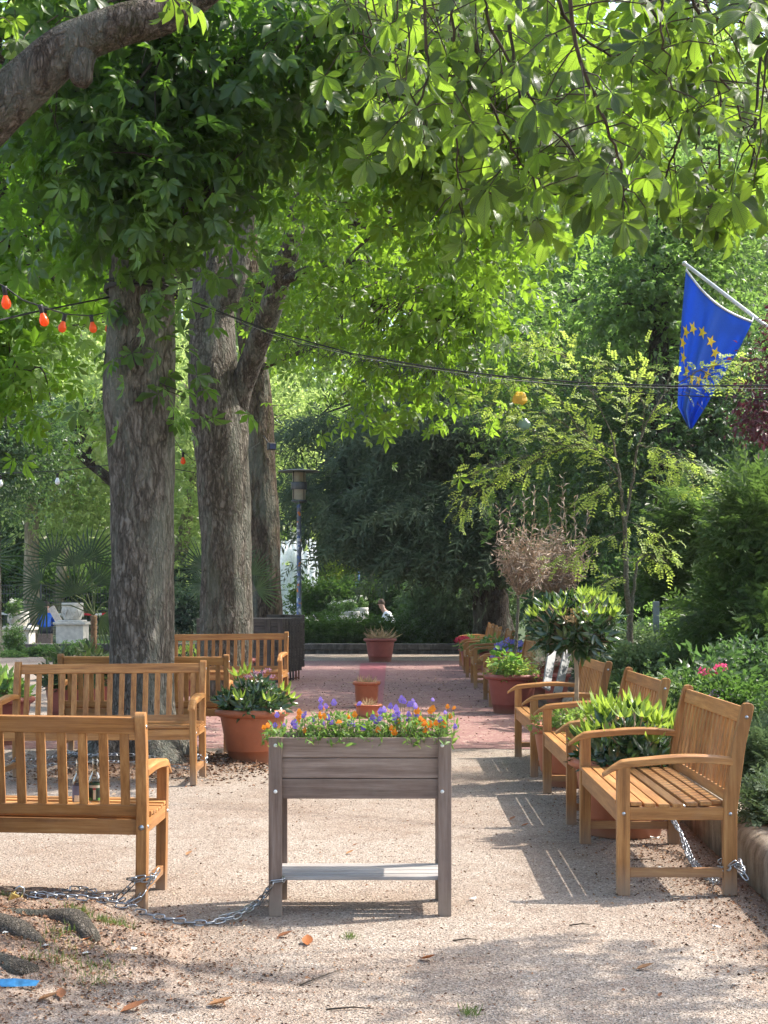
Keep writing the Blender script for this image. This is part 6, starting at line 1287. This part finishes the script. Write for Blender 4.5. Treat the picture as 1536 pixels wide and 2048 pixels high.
# locust sapling, dead little trees, plum
def sapling(name, label, trunks, branches, mat_b, group=None, loc=None, cat="tree"):
    t = empty(name, loc if loc is not None else (trunks[0][0][0][0], trunks[0][0][0][1], .16), label, cat, group); b = MB(); sk = []
    for pts, rad in trunks:
        Q = []; n = len(pts)
        for i in range(n - 1):
            for u in np.linspace(0, 1, 8, endpoint=False): Q.append(np.array(pts[i]) * (1-u) + np.array(pts[i+1]) * u + rng.normal(size=3) * .004)
        Q.append(np.array(pts[-1])); m = len(Q); rd = np.interp(np.linspace(0, 1, m), np.linspace(0, 1, len(rad)), rad); b.tube(Q, rd, 10); sk += Q
    b.build("trunk", mat_b, t, True, 0, True); return t, sk
LB = bark_mat("young_grey_bark", (.12,.10,.07), (.25,.22,.16), (.34,.31,.24), .3, 2.5); ZL = 14.4
lt, ls = sapling("locust_sapling", "slender locust tree with feathery yellow green leaves rising behind the benches",
   [([P(1260,1345,ZL), P(1260,1240,ZL), P(1252,1160,ZL), P(1250,1060,ZL), P(1240,960,ZL), P(1222,860,ZL)], [.036,.032,.026,.022,.016,.008]), ([P(1262,1230,ZL), P(1270,1160,ZL), P(1275,1125,ZL), P(1295,1108,ZL)], [.02,.015,.012,.006]),
    ([P(1248,1060,ZL), P(1262,980,ZL), P(1276,890,ZL), P(1300,830,ZL), P(1330,785,ZL+.1), P(1345,730,ZL+.1)], [.018,.014,.011,.009,.006,.004])], None, LB)
brs = [[(1240,960),(1180,880),(1100,830),(1000,810),(930,790)], [(1225,870),(1180,780),(1140,720),(1100,680)], [(1240,940),(1190,900),(1130,890),(1060,860),(1000,850)], [(1276,890),(1330,900),(1400,930),(1450,965)], [(1262,980),(1320,930),(1360,925)], [(1330,785),(1400,740),(1470,720),(1500,730)], [(1250,860),(1260,790),(1230,740),(1180,720)], [(1280,880),(1290,820),(1270,760),(1290,720)], [(1250,1060),(1200,1080),(1150,1110),(1110,1130)], [(1252,1120),(1310,1100),(1340,1130)], [(1250,1040),(1300,1060),(1330,1100)], [(1230,900),(1160,860),(1120,800),(1060,760),(980,770)], [(1180,880),(1090,910),(1000,960),(940,990),(910,1040)], [(1100,900),(1000,930),(930,950)], [(1255,1150),(1210,1160),(1190,1190)], [(1330,900),(1380,950),(1390,980)], [(1240,960), (1200, 980), (1180, 1010)], [(1140,720),(1080,690),(1040,690)], [(1400,740),(1440,760),(1480,770)]]
b = MB(); pos = []; X = []
for k, q in enumerate(brs):
    dz = rng.uniform(-.35, .35); pts = [P(a[0], a[1], ZL + dz * i / (len(q) - 1)) for i, a in enumerate(q)]; Q = []
    for i in range(len(pts) - 1):
        for u in np.linspace(0, 1, 9, endpoint=False): Q.append(pts[i] * (1-u) + pts[i+1] * u + rng.normal(size=3) * .005)
    b.tube(Q, np.linspace(.006, .0022, len(Q)), 5, cap=False)
    for i in range(3, len(Q)):
        for _ in range(2):
            o_ = rng.normal(size=3) * np.array([1, 1, .5]); o_[2] -= .15; o_ /= np.linalg.norm(o_); sl = rr.uniform(0, .22); e = Q[i] + o_ * sl
            if sl > .07: b.tube([Q[i], e], [.002, .0012], 3, cap=False)
            dd = (Q[i] - Q[i-2]); dd = dd / max(1e-6, np.linalg.norm(dd)); pos.append(e); X.append(o_ * .7 + dd * .7)
b.build("branches", LB, lt, True, 0, True); pos, X = np.array(pos), np.array(X)
put_foliage("feathery_leaves", merge([inst(PINN[k], pos[k::2], X[k::2], rng.normal(size=(len(pos[k::2]), 3)) * .35 + np.array([0, -.3, 1]), rng.uniform(.10, .17, len(pos[k::2]))) for k in range(2)]), LOC, lt)
def deadtree(label, base, top, c, r, n, shoots, gname="dead little trees with brown leaves"):
    t, s = sapling("dead_tree", label, [([base, (np.array(base) * .5 + np.array(top) * .5) + np.array([.02, 0, 0]), top], [.024, .02, .018])], None, bark_mat("grey_dead_bark" + label[:5], (.12,.10,.08), (.24,.21,.17), (.32,.29,.25), .2, 2), gname, None, "small tree")
    b = MB(); pos, X = [], []
    for k in range(n):
        d = rng.normal(size=3); d /= np.linalg.norm(d); e = np.array(c) + d * np.array(r) * rng.random() ** .4; mid = (np.array(top) + e) / 2 + rng.normal(size=3) * .05; b.tube([top, mid, e], [.006, .004, .0015], 4, cap=False)
        for u in np.linspace(.3, 1, 9):
            q = (mid * (1 - (u - .3) / .7) + e * ((u - .3) / .7)) + rng.normal(size=3) * .02; pos.append(q); X.append(rng.normal(size=3) + np.array([0, 0, -.3]))
    for (a, h_) in shoots:
        p0 = np.array(c) + np.array([a, rng.normal() * .05, .1]); p1 = p0 + np.array([rng.normal() * .06, rng.normal() * .05, h_]); b.tube([p0, (p0 + p1) / 2 + rng.normal(size=3) * .02, p1], [.004, .003, .0015], 4, cap=False)
        for u in np.linspace(.25, 1, 12): pos.append(p0 * (1-u) + p1 * u + rng.normal(size=3) * .008); X.append(np.array([rng.normal() * .7, rng.normal() * .5, .7]))
    b.build("twigs", DRYSTEM, t, True, 0, True); pos, X = np.array(pos), np.array(X); put_foliage("withered_leaves", inst(join_t([blade(1, .17, 2, .4, .35)]), pos, X, rnd_dir(len(pos)), rng.uniform(.06, .11, len(pos))), DEAD, t)
Zd = 17.75
deadtree("dead little tree with brown leaves rising from the pot of yellow flowers", P(1024,1345,Zd), P(1037,1190,Zd), P(1050,1110,Zd), (.40, .3, .46), 130, [(-.2, .55), (-.05, .6), (.05, .7), (-.3, .45)])
deadtree("dead little tree with brown leaves, right one, behind the lollipop shrub", P(1100,1330,18.6), P(1105,1190,18.6), P(1118,1115,18.6), (.46, .3, .50), 160, [(-.1, .7), (.05, .95), (.12, .8), (.22, .65), (.3, .5)])
pt_ = empty("plum_tree", (4.05, 12.6, .16), "dark red leaved plum branch at the photo's right edge beside the flag", "tree"); b = MB(); v, f, cpl = rough_tube([(4.05, 12.6, 0), (4.0, 12.6, 1.8), (3.75, 12.5, 2.6), P(1590, 760, 12.3), P(1560, 640, 12.3)], [.07, .06, .045, .03, .015], 14, 50, .03); link("trunk", npmesh("trunk", v, f), BARKD, pt_, True, 0, True)
d, c = foliage([pb(1530,840,12.2,60,45,.3), pb(1550,730,12.3,50,70,.3), pb(1490,850,12.2,25,20,.15), pb(1590,650,12.4,50,60,.4), pb(1505,800,12.2,30,30,.2)], 1500, .055, [LEAF1], 8, .07, .5); put_foliage("crown", d, PURP, pt_); twig_mesh("twigs", list(cpl[25:]), c[:90], TWIG, pt_, .005, .05)
# foil and plastic pieces caught in the twigs
for px, py, s, mat, nm, lab in ((1040, 797, .07, simple("orange_foil", (.65,.38,.03), .3), "foil_scrap", "crumpled orange yellow foil hanging in the locust's upper twigs"), (1047, 850, .062, simple("clear_film", (.16,.25,.22), .2, trans=((.5,.6,.5), .5)), "plastic_film", "pale greenish plastic bag caught below the orange foil")):
    q = P(px, py, 14.3); mb = MB(); mb.ball((0, 0, 0), s, 14, 10, (1, .5, 1.0 if s < .08 else 1.3)); r = random.Random(px); mb.v = [tuple(c_ * (1 + .35 * noise.noise(Vector(p_) * 22 + Vector((px, 0, 0)))) for c_ in p_) for p_ in mb.v]; o = mb.build(nm, mat, None, False); o.location = q; tag(o, lab, "scrap")

# ---------------- fan palms
def fan(n=26, ang=2.0, seed=0):
    parts = []; r = random.Random(seed); n = int(n * .62)
    for i in range(n):
        a = -ang + 2 * ang * i / (n - 1); ln = 1 - .18 * (abs(a) / ang) ** 2; v, f, u = blade(ln * r.uniform(.93, 1.03), .05, 3, .6, .10 + r.uniform(-.05, .18), a, .02, lambda x: math.sin(PI * min(1, x * .95 + .12)) ** .45 if x < .93 else .2); parts.append((v, f, u))
    return join_t(parts)
FANS = [fan(26, 1.35, 1), fan(28, 1.5, 2), fan(24, 1.1, 3)]
def palm(label, x, y, z0, zc, fronds, size):
    t = empty("fan_palm", (x, y, z0), label, "palm", "potted fan palms"); b = MB(); n = 26
    b.tube([(x, y, z0 + (zc - z0) * i / n) for i in range(n + 1)], [.034 + .010 * (i % 2) for i in range(n + 1)], 12); b.build("trunk", simple("palm_fibre", (.16,.10,.055), .95, nscale=35, var=.5, bump=.9), t, True, 0, True)
    c = np.array([x, y, zc]); b = MB(); pos, X, Nn = [], [], []
    for (px, py, dy, ax, az) in fronds:                       # fan centre in the photo, depth offset, direction it opens
        e = P(px, py, y + dy); mid = (c + e) / 2 + np.array([0, 0, .06]); b.tube([c, mid, e], [.009, .007, .006], 6, cap=False); pos.append(e); d = np.array([ax, dy * .4, az]); X.append(d); Nn.append(np.array([.15 * rng.normal(), -.9, .35 + .2 * rng.normal()]))
    b.build("stalks", STEM, t, True, 0, True); pos, X, Nn = np.array(pos), np.array(X, float), np.array(Nn); k = len(pos)
    for i in range(k): put_foliage("fan_leaf", inst(FANS[i % 3], pos[i:i+1], X[i:i+1], Nn[i:i+1], size * rng.uniform(.9, 1.1)), PALMM, t)
palm("fan palm just left of the thickest trunk", -3.60, 18.3, .40, P(172, 1230, 18.3)[2], [(150,1132,.0,-.2,1), (82,1165,-.1,-1,.25), (192,1168,.1,.6,.9), (110,1120,.2,-.9,.9), (180,1120,.25,.4,1), (95,1210,.1,-.9,-.5), (225,1200,.2,1,.2), (150,1190,-.2,-.1,.5), (200,1235,-.1,.8,-.5)], .46)
palm("fan palm at the photo's left edge, only half a fan in view", -3.95, 12.9, .42, P(-60, 1240, 12.9)[2], [(-25,1118,0,.6,.75), (-75,1060,.1,-.2,1), (-100,1130,0,-1,.3)], .38)
palm("fan palm whose fans show on both sides of the forked trunk", -2.25, 22.3, .40, P(468, 1215, 22.3)[2], [(405,1135,-.6,-.7,1), (408,1170,-.5,-.9,.3), (503,1150,-.7,.5,1), (512,1180,-.7,1,.5), (470,1120,0,0,1)], .44)

# ================================================================== air
hm, ht = new_mat("haze_air"); ho = N(ht, 'ShaderNodeOutputMaterial'); pv = N(ht, 'ShaderNodeVolumePrincipled')
pv.inputs['Color'].default_value = (.93, .97, 1, 1); pv.inputs['Density'].default_value = .0003; pv.inputs['Anisotropy'].default_value = .3
L(ht, pv.outputs[0], ho.inputs['Volume'])
hz = MB().box(-75, 75, -12, 125, -1, 46).build("haze", hm, None); tag(hz, kind='stuff')
